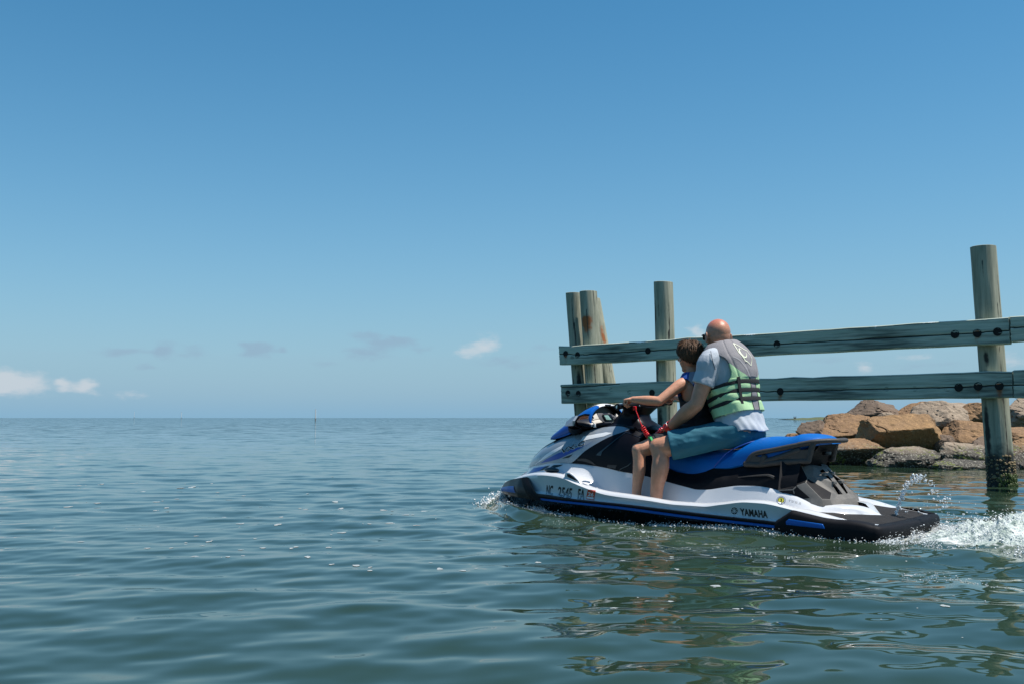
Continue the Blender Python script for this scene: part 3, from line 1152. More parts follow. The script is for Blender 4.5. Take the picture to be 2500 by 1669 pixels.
STRIPE = mat('decal black', (0.006, 0.006, 0.008), 0.35)
DWHITE = mat('decal white', (0.78, 0.79, 0.80), 0.35)
DBLUE = mat('decal blue', (0.006, 0.045, 0.30), 0.3, coat=0.3)
CHROME = mat('bright metal', (0.75, 0.76, 0.78), 0.15, metal=1.0)
MIRR = mat('mirror glass', (0.9, 0.9, 0.92), 0.02, metal=1.0)

zBT = lambda x: pch(x, [0, .6, 1., 1.9, 2.2, 2.55, 2.9, 3.39], [.195, .217, .231, .265, .270, .284, .282, .27])
zBH = lambda x: pch(x, [0, .6, 1.22, 1.9, 2.61, 3.0, 3.39], [.16, .197, .219, .249, .257, .262, .262])      # blue strip top
zBL = lambda x: pch(x, [0, .6, 1.22, 1.9, 2.61, 3.0, 3.39], [.13, .176, .197, .227, .238, .245, .25])       # blue strip foot
zGB = lambda x: pch(x, [0, .13, .216, .3, .487, .7, .8, .985, 1.12, 1.33, 1.53, 1.91, 2.15, 2.24, 2.31, 2.43, 2.56, 2.76, 3.0, 3.2, 3.39],
                    [.205, .234, .238, .25, .292, .325, .326, .301, .281, .281, .294, .317, .366, .39, .41, .424, .427, .407, .372, .325, .274])
zGT = lambda x: pch(x, [0, .15, .42, .505, .62, .72, .82, 1.04, 1.15, 1.35, 1.55, 1.72, 1.94, 2.13, 2.21, 2.34, 2.45, 2.54, 2.69, 2.87, 3.07, 3.2, 3.39],
                    [.226, .24, .296, .306, .331, .341, .338, .309, .299, .299, .314, .327, .341, .373, .395, .436, .446, .447, .44, .415, .371, .33, .278])
zBW = lambda x: pch(x, [.0, .10, .17, .23, .3, .42, .5, .6, .73, .81, .88, 1.0, 1.13, 1.25, 1.33, 1.42, 1.58, 1.71, 1.86, 1.98, 2.1, 2.21, 2.36, 2.51, 2.67, 2.8, 2.95, 3.05, 3.15, 3.25, 3.38],
                    [.212, .226, .240, .272, .297, .305, .319, .358, .392, .406, .411, .408, .39, .37, .366, .38, .41, .435, .457, .47, .49, .503, .514, .518, .510, .492, .472, .452, .405, .345, .284])
y6 = lambda x: pch(x, [.0, .17, .23, .3, .42, .55, .7, 2.55, 2.8, 2.95, 3.07, 3.14, 3.39], [.02, .03, .10, .20, .26, .30, .30, .30, .235, .155, .06, .0, .0])
zFL = lambda x: pch(x, [0, .15, .3, .55, .8, 1.2, 1.9, 2.1, 2.3], [.214, .232, .249, .268, .25, .20, .205, .24, .40])

NX = 150
xs_ = np.concatenate([np.linspace(.015, 3.2, 130), np.linspace(3.21, 3.379, 24)])
def build_hull():
    x = xs_
    b = yb(x)
    ins = lambda d, f: np.maximum(b - d, b * f)
    gb, gt, bw = zGB(x), np.maximum(zGT(x), zGB(x) + .002), zBW(x)
    k = sstep(x, 2.00, 2.32)                                   # front of the footwell: the floor climbs into the bow side
    r = sstep(x, .62, .42)                                     # stern: flat boarding deck
    fl = zFL(x)
    yo, yi = ins(.135, .5), np.maximum(.37 * (1 - .15 * sstep(x, 1.8, 2.2)), y6(x) + .03)
    Y6 = np.minimum(y6(x), ins(.12, .4))
    yi = yi * (1 - r) + (Y6 + .035) * r
    yi = np.minimum(yi, yo - .01)
    line = lambda f: (ins(.095, .6) * (1 - f ** .75) + Y6 * f ** .75, (gt - .004) * (1 - f ** 1.5) + bw * f ** 1.5 - .022 * np.sin(math.pi * f ** .8))
    rows = [(b - .004, zBT(x)), (ins(.034, .93), zBT(x) * .88 + gb * .12), (ins(.032, .93), zBT(x) * .6 + gb * .4), (ins(.022, .94), zBT(x) * .2 + gb * .8), (ins(.017, .94), gb),
            (ins(.026, .91), gb * .55 + gt * .45), (ins(.042, .85), gb * .15 + gt * .85), (ins(.06, .78), gt), (ins(.078, .7), gt + .001), (ins(.095, .62), gt - .005)]
    mids = [(yo + .022, fl + .035, .06), (yo, fl + .004, .16), (yo - .03, fl, .25), ((yo + yi) / 2, fl, .45), (yi + .02, fl, .62), (yi, fl + .008, .74), (yi - .012, fl + .04, .82)]
    for yy, zz, f in mids:
        ly, lz = line(f)
        zz = np.minimum(zz, np.maximum(gt - .006, fl))
        rows.append((yy * (1 - k) + ly * k, zz * (1 - k) + lz * k))
    l6 = line(.93)
    rows.append(((Y6 * .75 + yi * .25) * (1 - k) + l6[0] * k, (bw * .8 + fl * .2) * (1 - k) + l6[1] * k))
    rows.append((Y6, bw))
    rows.append((np.maximum(Y6 - .03, 0), bw + .006))
    rows.append((np.maximum(Y6 - .12, 0), bw + .008))
    P = np.stack([np.stack([x, np.maximum(yy, 0), zz], -1) for yy, zz in rows], 1)
    V, Fc = both(grid(P, flip=False))
    hull = mesh('deck', V, Fc, GEL_W, ski, ang=50)
    # flat stern deck between the gunwales, under the pad
    # black bottom
    kz = pch(x, [0, 2.3, 2.9, 3.2, 3.39], [-.14, -.14, .0, .14, .235])
    rowsb = [(b - .002, zBL(x) + .01), (b - .008, zBL(x)), (b - .035, zBL(x) - .02), (b * .86, zBL(x) * .7 + kz * .3), (b * .74, zBL(x) * .42 + kz * .58), (b * .35, kz * .85 + .02), (b * 0, kz)]
    P = np.stack([np.stack([x, np.maximum(yy, 0), zz], -1) for yy, zz in rowsb], 1)
    bt = both(grid(P, flip=True))
    # transom
    tr = P[0]
    loop = np.vstack([[[.02, 0, .2], [.02, .5, .2]], tr])
    V2 = np.vstack([loop, loop * [1, -1, 1]])
    n = len(loop)
    tf = [tuple(range(n)), tuple(range(n, 2 * n))[::-1]]
    mesh('hull_bottom', *join(bt, (V2, tf)), HULLB, ski, ang=50)
    # rubber bumper with its blue strip
    xx = np.linspace(.58, 2.68, 100)
    bb = yb(xx)

    def ribbon(rows):
        P = np.stack([np.stack([xx, yy, zz], -1) for yy, zz in rows], 1)
        return both(grid(P))
    t, h, l = zBT(xx), zBH(xx), zBL(xx)
    mesh('bumper', *ribbon([(bb - .006, l - .004), (bb + .006, l - .002), (bb + .008, h), (bb + .013, h + .004), (bb + .015, t * .5 + h * .5), (bb + .012, t - .001), (bb - .006, t + .002)]), BLK, ski, ang=60)
    mesh('bumper_stripe', *ribbon([(bb + .004, l + .001), (bb + .011, l + .004), (bb + .012, h - .004), (bb + .006, h - .0005)]), BLUE, ski, ang=60)
    # black bow trim with blue insert
    n = 60
    s = np.linspace(0, 1, n)
    xl = 2.545 + (3.385 - 2.545) * s ** .8
    xu = 2.775 + (3.375 - 2.775) * s ** .8
    ztop = pch(xu, [2.775, 2.89, 3.16, 3.385], [.403, .390, .346, .276])
    rows = []
    for f in np.linspace(0, 1, 9):
        xq = xl * (1 - f) + xu * f
        zq = (.236 + .0 * s) * (1 - f) + ztop * f
        bul = .010 + .012 * math.sin(math.pi * f)
        yq = np.maximum(yb(xq) - .03 * f ** 2, yb(xq) * .93) + bul * np.minimum(1, yb(xq) / .05 + .25)
        rows.append(np.stack([xq + .012 * s * math.sin(math.pi * f), yq * (1 - (s == 1) * 1.0), zq], -1))
    lo = rows[0].copy()
    lo[:, 1] = np.maximum(lo[:, 1] - .05, 0)
    lo[:, 2] -= .004
    hi = rows[-1].copy()
    hi[:, 1] = np.maximum(hi[:, 1] - .035, 0)
    hi[:, 2] += .006
    P = np.stack([lo] + rows + [hi], 1)
    bowt = mesh('bow_trim', *both(grid(P)), BLK, ski, ang=35)
    sel = (s > .33) & (s < .985)
    P2 = np.stack([rows[i][sel] + [0, .006, 0] for i in (2, 3, 4, 5)], 1)
    P2[:, 0, 1] -= .004
    P2[:, -1, 1] -= .004
    mesh('bow_insert', *both(grid(P2)), BLUE, bowt, ang=40)
    # raised rib of the bow trim, one on each side
    P3 = np.stack([rows[i][[0, 2, 4, 6, 8]] + [0, .010, 0] for i in range(9)], 1)
    P3[0, :, 1] -= .014
    P3[-1, :, 1] -= .012
    mesh('trim_rib', *grid(P3), BLKM, bowt, ang=25)
    mesh('trim_rib', *mirror(grid(P3)), BLKM, bowt, ang=25)
    return hull


hull = build_hull()


def build_stern():
    # wrap-round rear bumper
    path = [(.60, .60), (.50, .593), (.38, .582), (.25, .566), (.14, .552), (.08, .545), (.02, .535), (-.02, .500), (-.045, .32), (-.05, .15), (-.052, 0)]
    P = spline([(a, b, 0) for a, b in path], 60)
    x, y = P[:, 0], P[:, 1]
    T = np.gradient(P, axis=0)
    T /= np.linalg.norm(T, axis=1)[:, None]
    N = np.stack([T[:, 1], -T[:, 0], 0 * x], -1)
    N *= np.sign(N[:, 0:1] * -.3 + N[:, 1:2] * .7 + 1e-6) if False else -1
    N = np.where((N[:, 1] < -.05)[:, None], -N, N)
    N = np.where(((N[:, 1] <= .05) & (N[:, 0] > 0))[:, None], -N, N)
    u = np.linspace(0, 1, len(x))
    hi = np.interp(x, [-.05, -.02, .02, .07, .13, .22, .3, .49, .60], [.222, .226, .232, .242, .249, .249, .255, .292, .289])
    hi = np.where(x > .5, np.interp(x, [.5, .54, .60], [.288, .262, .222]), hi)
    lo = np.interp(x, [-.05, -.02, .03, .10, .3, .5, .60], [.150, .150, .135, .115, .12, .135, .172])
    inw = np.interp(x, [-.05, .0, .05, .13, .22, .4, .6], [.07, .075, .07, .045, .035, .028, .02])
    prof = lambda o, z: np.stack([x, y, z], -1) + N * o[:, None] if hasattr(o, '__len__') else np.stack([x, y, z], -1) + N * o
    G = np.stack([prof(-.02, lo - .004), prof(.012, lo), prof(.020, lo * .7 + hi * .3), prof(.018, hi - .022), prof(.008, hi - .006), prof(-.006, hi), prof(-inw, hi + .003)], 1)
    rb = mesh('rear_bumper', *both(grid(G, flip=True)), BLKM, ski, ang=45)
    # blue inserts and tie-down eyes
    poly = np.array([(.522, .206), (.524, .226), (.504, .243), (.295, .224), (.283, .196)])
    for sgn in (1, -1):
        pts = [(a, sgn * (np.interp(a, [.25, .38, .6], [.566, .582, .60]) + .014), z) for a, z in poly]
        mesh('trim_insert', *plate(pts, (0, sgn, 0), .012, .004), BLUE, rb)
    t = np.linspace(0, 2 * math.pi, 16, endpoint=False)
    for sgn in (1, -1):
        c = np.array([.012, sgn * .497, .183])
        d = np.array([-.72, sgn * .69, 0])
        a = np.array([.69, sgn * .72, 0])
        pts = [c + d * .017 + a * .011 * math.cos(q) + np.array([0, 0, .017 * math.sin(q)]) for q in t]
        mesh('eye_hole', *plate(pts, d, .004, 0), mat('hole', (.002, .002, .002), 1), rb)
    # foam pad on the boarding deck, with the white island of the engine cover left free
    outer = [(.012, .0), (.014, .2), (.03, .42), (.06, .458), (.15, .470), (.30, .474), (.45, .465), (.56, .44)]
    inner = [(.56, .43), (.48, .375), (.40, .325), (.355, .25), (.31, .16), (.298, .08), (.296, .0)]
    o = spline([(a, b, 0) for a, b in outer], 40)
    i = spline([(a, b, 0) for a, b in inner][::-1], 40)
    rows = []
    for f in np.linspace(0, 1, 10):
        q = o * (1 - f) + i * f
        rows.append(np.stack([q[:, 0], q[:, 1], zFL(q[:, 0]) + .010], -1))
    dn = rows[0] - [0, 0, .012]
    dn[:, 1] *= 1.004
    dn2 = rows[-1] - [0, 0, .012]
    P = np.stack([dn] + rows + [dn2], 1)
    pad = mesh('deck_pad', *both(grid(P, flip=True)), RUB, ski, ang=40)
    # deck under the pad
    xx = np.linspace(.0, .62, 20)
    P = np.stack([np.stack([xx, np.full(20, yy), zFL(xx) - .001 + .0 * xx], -1) for yy in np.linspace(0, .47, 8)], 1)
    mesh('stern_deck', *both(grid(P, flip=True)), GEL_W, ski)
    # jet pump under the stern
    mesh('jet_nozzle', *tube([(.05, 0, .03), (-.10, 0, .03), (-.16, 0, .03), (-.165, 0, .03)], [.10, .095, .075, .06], 24), BLKM, ski)
    mesh('reverse_bucket', *tube([(-.09, -.13, .06), (-.13, -.12, .10), (-.15, 0, .12), (-.13, .12, .10), (-.09, .13, .06)], .022, 10), BLKM, ski)
    # ---- engine cover tower, mirrored facets
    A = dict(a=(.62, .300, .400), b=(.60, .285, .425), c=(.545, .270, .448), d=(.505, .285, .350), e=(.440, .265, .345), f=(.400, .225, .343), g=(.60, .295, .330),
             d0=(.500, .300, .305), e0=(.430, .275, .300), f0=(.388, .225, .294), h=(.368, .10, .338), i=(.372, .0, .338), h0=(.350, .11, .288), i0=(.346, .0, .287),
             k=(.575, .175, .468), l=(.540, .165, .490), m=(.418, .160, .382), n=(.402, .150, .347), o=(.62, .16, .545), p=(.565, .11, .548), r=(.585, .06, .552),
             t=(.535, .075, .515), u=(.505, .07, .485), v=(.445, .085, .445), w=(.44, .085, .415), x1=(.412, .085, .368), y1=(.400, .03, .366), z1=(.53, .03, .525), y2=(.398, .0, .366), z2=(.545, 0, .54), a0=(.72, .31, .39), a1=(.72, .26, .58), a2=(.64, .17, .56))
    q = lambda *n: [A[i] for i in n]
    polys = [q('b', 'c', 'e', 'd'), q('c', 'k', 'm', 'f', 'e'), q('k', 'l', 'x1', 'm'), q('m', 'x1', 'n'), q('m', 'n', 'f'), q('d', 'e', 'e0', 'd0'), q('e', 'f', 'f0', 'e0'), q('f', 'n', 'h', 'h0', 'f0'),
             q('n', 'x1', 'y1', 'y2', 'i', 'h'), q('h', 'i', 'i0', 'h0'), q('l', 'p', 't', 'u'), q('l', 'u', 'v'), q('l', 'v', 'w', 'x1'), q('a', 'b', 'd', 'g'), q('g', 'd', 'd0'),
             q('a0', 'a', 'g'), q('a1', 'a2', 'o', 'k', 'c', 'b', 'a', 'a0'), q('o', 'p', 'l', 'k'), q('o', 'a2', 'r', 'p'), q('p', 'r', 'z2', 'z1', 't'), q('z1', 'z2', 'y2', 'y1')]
    V, Fc = [], []
    for pl in polys:
        k0 = len(V)
        V += pl
        Fc.append(tuple(range(k0, k0 + len(pl))))
    vf = (np.array(V), Fc)
    # shift of the whole island so that it sits inside its white deck surround
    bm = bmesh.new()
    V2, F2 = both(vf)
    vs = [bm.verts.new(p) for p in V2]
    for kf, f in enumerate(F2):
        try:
            bm.faces.new([vs[i] for i in f]).material_index = 1 if kf % len(Fc) in (1, 13, 15, 16) else 0  # groove facet: its shade is put into the black; the others are black plastic
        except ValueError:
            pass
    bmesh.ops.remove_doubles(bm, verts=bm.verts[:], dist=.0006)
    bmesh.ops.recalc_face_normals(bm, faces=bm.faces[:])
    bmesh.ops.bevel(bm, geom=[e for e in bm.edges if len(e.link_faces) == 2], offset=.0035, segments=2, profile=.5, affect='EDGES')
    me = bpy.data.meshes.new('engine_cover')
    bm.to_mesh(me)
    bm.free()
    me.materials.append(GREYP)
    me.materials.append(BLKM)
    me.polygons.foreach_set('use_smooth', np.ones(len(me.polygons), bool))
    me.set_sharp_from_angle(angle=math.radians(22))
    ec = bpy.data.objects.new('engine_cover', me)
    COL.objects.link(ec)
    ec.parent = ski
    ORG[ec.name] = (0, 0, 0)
    # dark inside of the rear slot and vent ribs
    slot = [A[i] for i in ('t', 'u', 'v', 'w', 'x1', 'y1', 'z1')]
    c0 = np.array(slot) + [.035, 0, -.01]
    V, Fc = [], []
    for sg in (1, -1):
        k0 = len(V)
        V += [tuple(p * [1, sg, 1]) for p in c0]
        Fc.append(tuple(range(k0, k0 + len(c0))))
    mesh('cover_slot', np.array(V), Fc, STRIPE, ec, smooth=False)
    for sg in (1, -1):
        for (p, q_, w) in (((.52, .075, .498), (.50, .05, .487), .012), ((.455, .08, .445), (.44, .045, .437), .012)):
            mesh('vent_rib', *box(((p[0] + q_[0]) / 2, sg * (p[1] + q_[1]) / 2, (p[2] + q_[2]) / 2), (.03, .05, .022), bev=.004), GREYP, ec)
    for sg in (1, -1):
        pts = [np.array([a, sg * yy, z]) for a, yy, z in ((.600, .301, .36), (.555, .300, .395), (.53, .298, .382), (.56, .300, .345))]
    return pad


build_stern()


def build_body():
    # black saddle sides from the footwell wall up to the seat
    x = np.linspace(.60, 1.97, 90)
    seatb = lambda x: pch(x, [.4, .6, .8, .99, 1.13, 1.23, 1.32, 1.45, 1.55, 1.63, 1.72, 1.85, 1.97], [.62, .60, .575, .55, .518, .52, .485, .452, .459, .482, .505, .60, .74])
    bw = zBW(x)
    sb = np.maximum(seatb(x) + .02, bw + .03)
    rows = []
    for f, y in ((0, .300), (.08, .297), (.3, .285), (.45, .272), (.55, .250), (.8, .222), (1, .205)):
        rows.append(np.stack([x, np.full_like(x, y), bw + (sb - bw) * f - .004], -1))
    rows.append(np.stack([x, np.full_like(x, .05), sb], -1))
    rows.append(np.stack([x, np.full_like(x, .0), sb], -1))
    mesh('saddle_side', *both(grid(np.stack(rows, 1))), BLKM, ski, ang=30)
    # raised line on the side
    for sg in (1, -1):
        P = spline([(1.02, sg * .292, .463), (.93, sg * .2925, .475), (.83, sg * .290, .485), (.79, sg * .2885, .484), (.755, sg * .290, .472)], 24)
        mesh('side_rib', *tube(P, np.linspace(.002, .010, 24), 8), GREYD, ski)
    # front seat
    def seat(name, nb, bx, bz, tx, tz, w, m, sq=.55):
        s = np.linspace(0, 1, nb)
        Bx, Bz, Tx, Tz, Wd = (pch(s, np.linspace(0, 1, len(a)), a) for a in (bx, bz, tx, tz, w))
        th = np.radians(np.array([0, 6, 14, 24, 36, 50, 64, 78, 90]))
        rows = []
        rows.append(np.stack([Bx, Wd * .90, Bz - .012], -1))
        for a in th:
            c, sn = math.cos(a) ** sq, math.sin(a) ** .8
            rows.append(np.stack([Bx + (Tx - Bx) * sn, Wd * c * (1 + .0 * sn), Bz + (Tz - Bz) * sn], -1))
        V, Fc = both(grid(np.stack(rows, 1)))
        n, mm = nb, len(rows)
        o0 = len(V) // 2
        caps = []
        for r in (0, n - 1):
            caps.append(tuple(r * mm + j for j in range(mm)) + tuple(o0 + r * mm + j for j in range(mm - 1, -1, -1)))
        return mesh(name, V, list(Fc) + caps, m, ski, ang=60)
    seat('seat', 60, [1.86, 1.72, 1.55, 1.45, 1.34, 1.23, 1.12, 1.02], [.60, .505, .460, .452, .480, .518, .53, .55],
         [1.80, 1.68, 1.55, 1.42, 1.30, 1.18, 1.06, .98], [.735, .69, .655, .64, .638, .640, .66, .68], [.12, .165, .19, .205, .213, .215, .215, .215], SEATB)
    seat('passenger_seat', 60, [1.235, 1.15, 1.0, .85, .70, .58, .49, .445], [.518, .520, .550, .585, .640, .675, .70, .706],
         [.985, .93, .86, .78, .70, .63, .53, .455], [.700, .732, .738, .737, .744, .760, .750, .710], [.226, .232, .235, .228, .218, .20, .16, .08], SEATB)
    P = spline([(1.238, .228, .522), (1.192, .229, .571), (1.13, .224, .628), (1.05, .20, .672), (.99, .15, .700), (.975, .08, .709), (.972, 0, .711)], 40)
    P = np.vstack([P, (P * [1, -1, 1])[::-1][1:]])
    mesh('seat_seam', *tube(P, .0035, 6), mat('seat piping', (.004, .06, .33), .5), ski)
    # grab panel and wrap-round handle behind the seat
    for sg in (1, -1):
        fr = [(.983, .551), (.921, .621), (.78, .651), (.633, .684), (.50, .712), (.47, .700), (.54, .672), (.553, .577), (.75, .568)]
        hole = [(.842, .575), (.852, .600), (.74, .628), (.633, .655), (.60, .645)]
        yy = lambda a: sg * np.interp(a, [.45, .6, .75, 1.0], [.165, .215, .236, .243])
        m_ = GREYD
        # frame bars round the opening
        bars = [[(.985, .552), (.925, .620), (.78, .652), (.633, .684), (.52, .704)], [(.985, .552), (.87, .553), (.75, .570), (.56, .585)], [(.56, .585), (.545, .64), (.53, .69)], [(.865, .56), (.852, .598)], [(.62, .652), (.74, .606), (.85, .573)]]
        rr = [.017, .022, .020, .024, .020]
        parts = []
        for bz, r_ in zip(bars, rr):
            P = spline([(a, yy(a) - sg * .006, z) for a, z in bz], 14)
            parts.append(tube(P, r_, 10, round_ends=True))
        back = [(a, yy(a) - sg * .012, z) for a, z in [(.98, .553), (.93, .61), (.855, .60), (.86, .556)]]
        parts.append(plate(back, (0, sg, 0), .02, 0))
        back = [(a, yy(a) - sg * .012, z) for a, z in [(.87, .553), (.56, .575), (.545, .66), (.62, .652), (.74, .606), (.85, .575)]]
        parts.append(plate(back, (0, sg, 0), .02, 0))
        mesh('grab_panel', *join(*parts), m_, ski, ang=40)
    P = spline([(.62, .206, .690), (.53, .185, .708), (.46, .135, .716), (.415, .07, .716), (.405, 0, .716)], 30)
    P = np.vstack([P, (P * [1, -1, 1])[::-1][1:]])
    mesh('grab_handle', *tube(P, .021, 12, flat=.75), GREYD, ski)
    # tail pedestal below the handle
    P = np.stack([np.stack([np.full(9, xx), y_ * np.linspace(1, -1, 9), np.full(9, zz)], -1) for xx, y_, zz in ((.60, .18, .545), (.57, .17, .60), (.52, .15, .66), (.50, .13, .695))], 0)
    mesh('seat_pedestal', *grid(P), BLKM, ski)
    mesh('seat_latch', *box((.515, 0, .63), (.03, .09, .025), bev=.006), BLK, ski)
    # ---------------- hood
    x = np.linspace(1.86, 3.068, 110)
    zT = pch(x, [1.86, 1.95, 2.1, 2.3, 2.5, 2.72, 2.83, 2.92, 3.03, 3.07], [.76, .81, .835, .818, .775, .698, .652, .598, .525, .47])
    zB = zBW(x)
    w = np.maximum(y6(x), .0) * 1.0 + .004
    zl = pch(x, [1.86, 1.94, 2.0, 2.1, 2.19, 2.3, 2.44, 3.07], [.80, .794, .765, .727, .682, .619, .52, .452])
    zl = np.clip(zl, zB, zB + (zT - zB) * .93)
    zl = np.where(x > 2.435, zB, zl)
    # second crease: black centre strip
    ys = np.minimum(pch(x, [1.86, 2.1, 2.3, 2.7, 3.0, 3.07], [.16, .18, .20, .20, .10, .02]), w * .82)
    tl = np.arcsin(np.clip((zl - zB) / np.maximum(zT - zB, 1e-4), 0, 1) ** (1 / .85))
    ts = np.arcsin(np.clip((zT - zB - pch(x, [1.86, 2.2, 2.5, 2.9, 3.07], [.03, .035, .045, .035, .015])) / np.maximum(zT - zB, 1e-4), .25, .95) ** (1 / .85))
    ts = np.maximum(ts, tl + .03)

    def pt(t):
        return np.stack([x, w * np.cos(t) ** .74, zB + (zT - zB) * np.sin(t) ** .85], -1)
    tl_ = np.minimum(tl, 1.5)
    lowp = np.stack([pt(tl_ * f) for f in np.linspace(0, 1, 9)], 1)
    sel = x < 2.45
    mesh('side_panel', *both(grid(lowp[sel])), BLK, ski, ang=50)
    midp = np.stack([pt(tl_ + (ts - tl_) * f) for f in np.linspace(0, 1, 12)], 1)
    hood = mesh('hood', *both(grid(midp)), GEL_S, ski, ang=50)
    topp = np.stack([pt(ts + (math.pi / 2 - ts) * f) + [0, 0, .004 * min(1, f * 6)] for f in np.linspace(0, 1, 10)], 1)
    mesh('hood_strip', *both(grid(topp)), BLK, ski, ang=50)
    return hood


hood = build_body()


def build_cockpit():
    # ---- visor over the instruments
    st = [(2.755, .14, .690, .700), (2.735, .185, .692, .735), (2.66, .215, .70, .795), (2.51, .235, .735, .896), (2.42, .24, .775, .948), (2.36, .238, .805, .968), (2.325, .236, .822, .974), (2.305, .232, .825, .970)]
    st = np.array(st)
    s = np.linspace(0, 1, 34)
    xs, ws, zb, zt = (pch(s, np.linspace(0, 1, len(st)), st[:, i]) for i in range(4))
    th = np.linspace(0, math.pi, 41)

    def arch(t, off=0.0):
        c = np.cos(t)
        return np.stack([xs, (ws + off) * np.sign(c) * abs(c) ** .9, zb + (zt - zb + off) * math.sin(t) ** .80 if t not in (0, math.pi) else zb], -1)
    G = np.stack([arch(t) for t in th], 1)
    Gi = np.stack([arch(t, -.012) for t in th], 1)
    Gi[:, :, 0] -= .004
    lip = np.stack([G[-1], Gi[-1]], 0)
    visor = mesh('visor', *join(grid(G, flip=True), grid(lip)), [BLUE], ski, ang=40)
    mesh('visor_lining', *grid(Gi), STRIPE, visor)
    # white centre of the visor with a black notch at its rear lip
    selx = slice(14, 34)
    P = np.stack([arch(t, .003)[selx] for t in np.linspace(math.radians(62), math.radians(122), 17)], 1)
    V, Fc = join(grid(P, flip=True), grid(np.stack([P[-1], Gi[-1][13:28:1][:17] if False else P[-1] - [0.006, 0, .012]], 0)))
    mesh('visor_band', V, Fc, DWHITE, visor, ang=40)
    mesh('visor_notch', *box((2.305, .005, .962), (.03, .07, .018), bev=.004), STRIPE, visor)
    P = np.stack([arch(t, .003)[2:16] for t in np.linspace(math.radians(4), math.radians(42), 12)], 1)
    mesh('visor_decal', *grid(P, flip=True), DBLUE, visor, ang=40)
    # black bulkhead inside and instrument panel
    P = np.stack([[(2.36 + .0 * a, .232 * math.cos(a), .80 + .15 * math.sin(a) * f) for a in np.linspace(0, math.pi, 21)] for f in (0, 1)], 0)
    mesh('bulkhead', *grid(P), STRIPE, ski)
    dash = [(2.315, .12, .905), (2.315, -.035, .907), (2.30, -.16, .865), (2.285, -.105, .820), (2.285, .05, .826), (2.30, .135, .85)]
    d = mesh('dashboard', *plate(dash, (.9, 0, -.3), .05, .008), mat('dash plastic', (.10, .095, .10), .45, bump=.1, bscale=300), ski)
    lc = [(2.302, .062, .886), (2.302, .008, .887), (2.290, -.022, .850), (2.290, .045, .850)]
    fr = [(a - .003, y + (.012 if y > .03 else -.05), z + (.008 if z > .87 else -.010)) for a, y, z in lc]
    mesh('gauge_frame', *plate(fr, (.9, 0, -.3), .008, .002), BLK, d)
    mesh('gauge_screen', *plate([(a - .008, y, z) for a, y, z in lc], (.9, 0, -.3), .006, .001), mat('lcd', (.22, .36, .32), .2, var=.25, vscale=90), d)
    for k in range(3):
        mesh('dash_button', *box((2.284, -.052 - .020 * k, .872 - .012 * k), (.008, .014, .010), bev=.002), GREYP, d)
    for sg in (1, -1):
        yo = 0 if sg > 0 else -.0
        a = [(2.325, sg * .215 + yo, .872), (2.315, sg * .135 + yo, .902), (2.300, sg * .118 + yo, .858), (2.305, sg * .205 + yo, .846)]
        b = [(2.306, sg * .212 + yo, .842), (2.300, sg * .118 + yo, .855), (2.286, sg * .09 + yo, .832), (2.290, sg * .195 + yo, .820)]
        mesh('dash_wing', *plate(a, (1, 0, -.2), .02, .003), mat('ivory panel', (.66, .60, .52), .35), ski)
        mesh('dash_wing', *plate(b, (1, 0, -.2), .02, .003), mat('ivory panel', (.66, .60, .52), .35), ski)
        mesh('dash_clip', *box((2.285, sg * .192, .806), (.02, .03, .028), bev=.004), DWHITE, ski)
    # cowl edge under the dash
    P = spline([(2.42, .235, .785), (2.33, .21, .800), (2.24, .17, .812), (2.14, .13, .815), (2.02, .15, .80), (1.92, .19, .785)], 40)
    for sg in (1, -1):
        mesh('cowl_edge', *tube(P * [1, sg, 1], .014, 10), BLK, ski)
    top = np.stack([np.stack([P[:, 0], P[:, 1] * f, P[:, 2] + .004 - .0 * f], -1) for f in np.linspace(1, -1, 9)], 1)
    mesh('cowl_top', *grid(top), BLK, ski)
    # ---- mirrors
    for sg in (1, -1):
        out = [(.372, .800), (.383, .842), (.330, .882), (.268, .897), (.205, .893), (.178, .872), (.162, .820), (.196, .786), (.30, .782)]
        n = len(out)
        back = np.array([(2.425 - (.06 if z > .85 else 0.02), sg * (.27 + (y - .27) * .75), .835 + (z - .835) * .7) for y, z in out])
        front = np.array([(2.335 + (y - .27) * .16, sg * y, z) for y, z in out])
        rim = front + [-.010, 0, 0]
        inn = np.array([(p[0] - .012 + .004, sg * (.272 + (abs(p[1]) - .272) * .80), .842 + (p[2] - .842) * .76) for p in front])
        V = np.vstack([back, front, rim, inn])
        Fc = []
        for k in range(3):
            for i in range(n):
                Fc.append((k * n + i, k * n + (i + 1) % n, (k + 1) * n + (i + 1) % n, (k + 1) * n + i))
        Fc.append(tuple(range(n)))
        if sg < 0:
            Fc = [f[::-1] for f in Fc]
        mr = mesh('mirror', V, Fc, BLK, ski, ang=30)
        gl = inn + np.stack([.002 + (inn[:, 2] - .842) * .25 - .010, 0 * inn[:, 0], 0 * inn[:, 0]], -1)
        mesh('mirror_glass', gl, [tuple(range(n)) if sg > 0 else tuple(range(n))[::-1]], MIRR, mr, smooth=False)
        sh = np.array([(2.345, .372, .806), (2.338, .383, .842), (2.345, .33, .882), (2.40, .30, .875), (2.44, .33, .835), (2.43, .36, .80)]) * [1, sg, 1]
        mesh('mirror_shell', *plate(sh, (0.02, sg * .004, 0), 1.0, 0), GEL_S, mr, ang=30)
        arm = [(2.40, sg * .30, .80), (2.44, sg * .24, .765), (2.46, sg * .17, .74), (2.50, sg * .12, .74)]
        mesh('mirror_arm', *tube(spline(arm, 16), [.055] * 6 + [.05] * 10, 12, flat=.5), BLK, mr)
    # ---- steering column and handlebar
    Z = [.785, .82, .86, .90, .93, .955, .975]
    X0 = [1.80, 1.86, 1.93, 1.955, 1.94, 1.925, 1.93]
    X1 = [2.25, 2.225, 2.18, 2.12, 2.08, 2.05, 2.03]
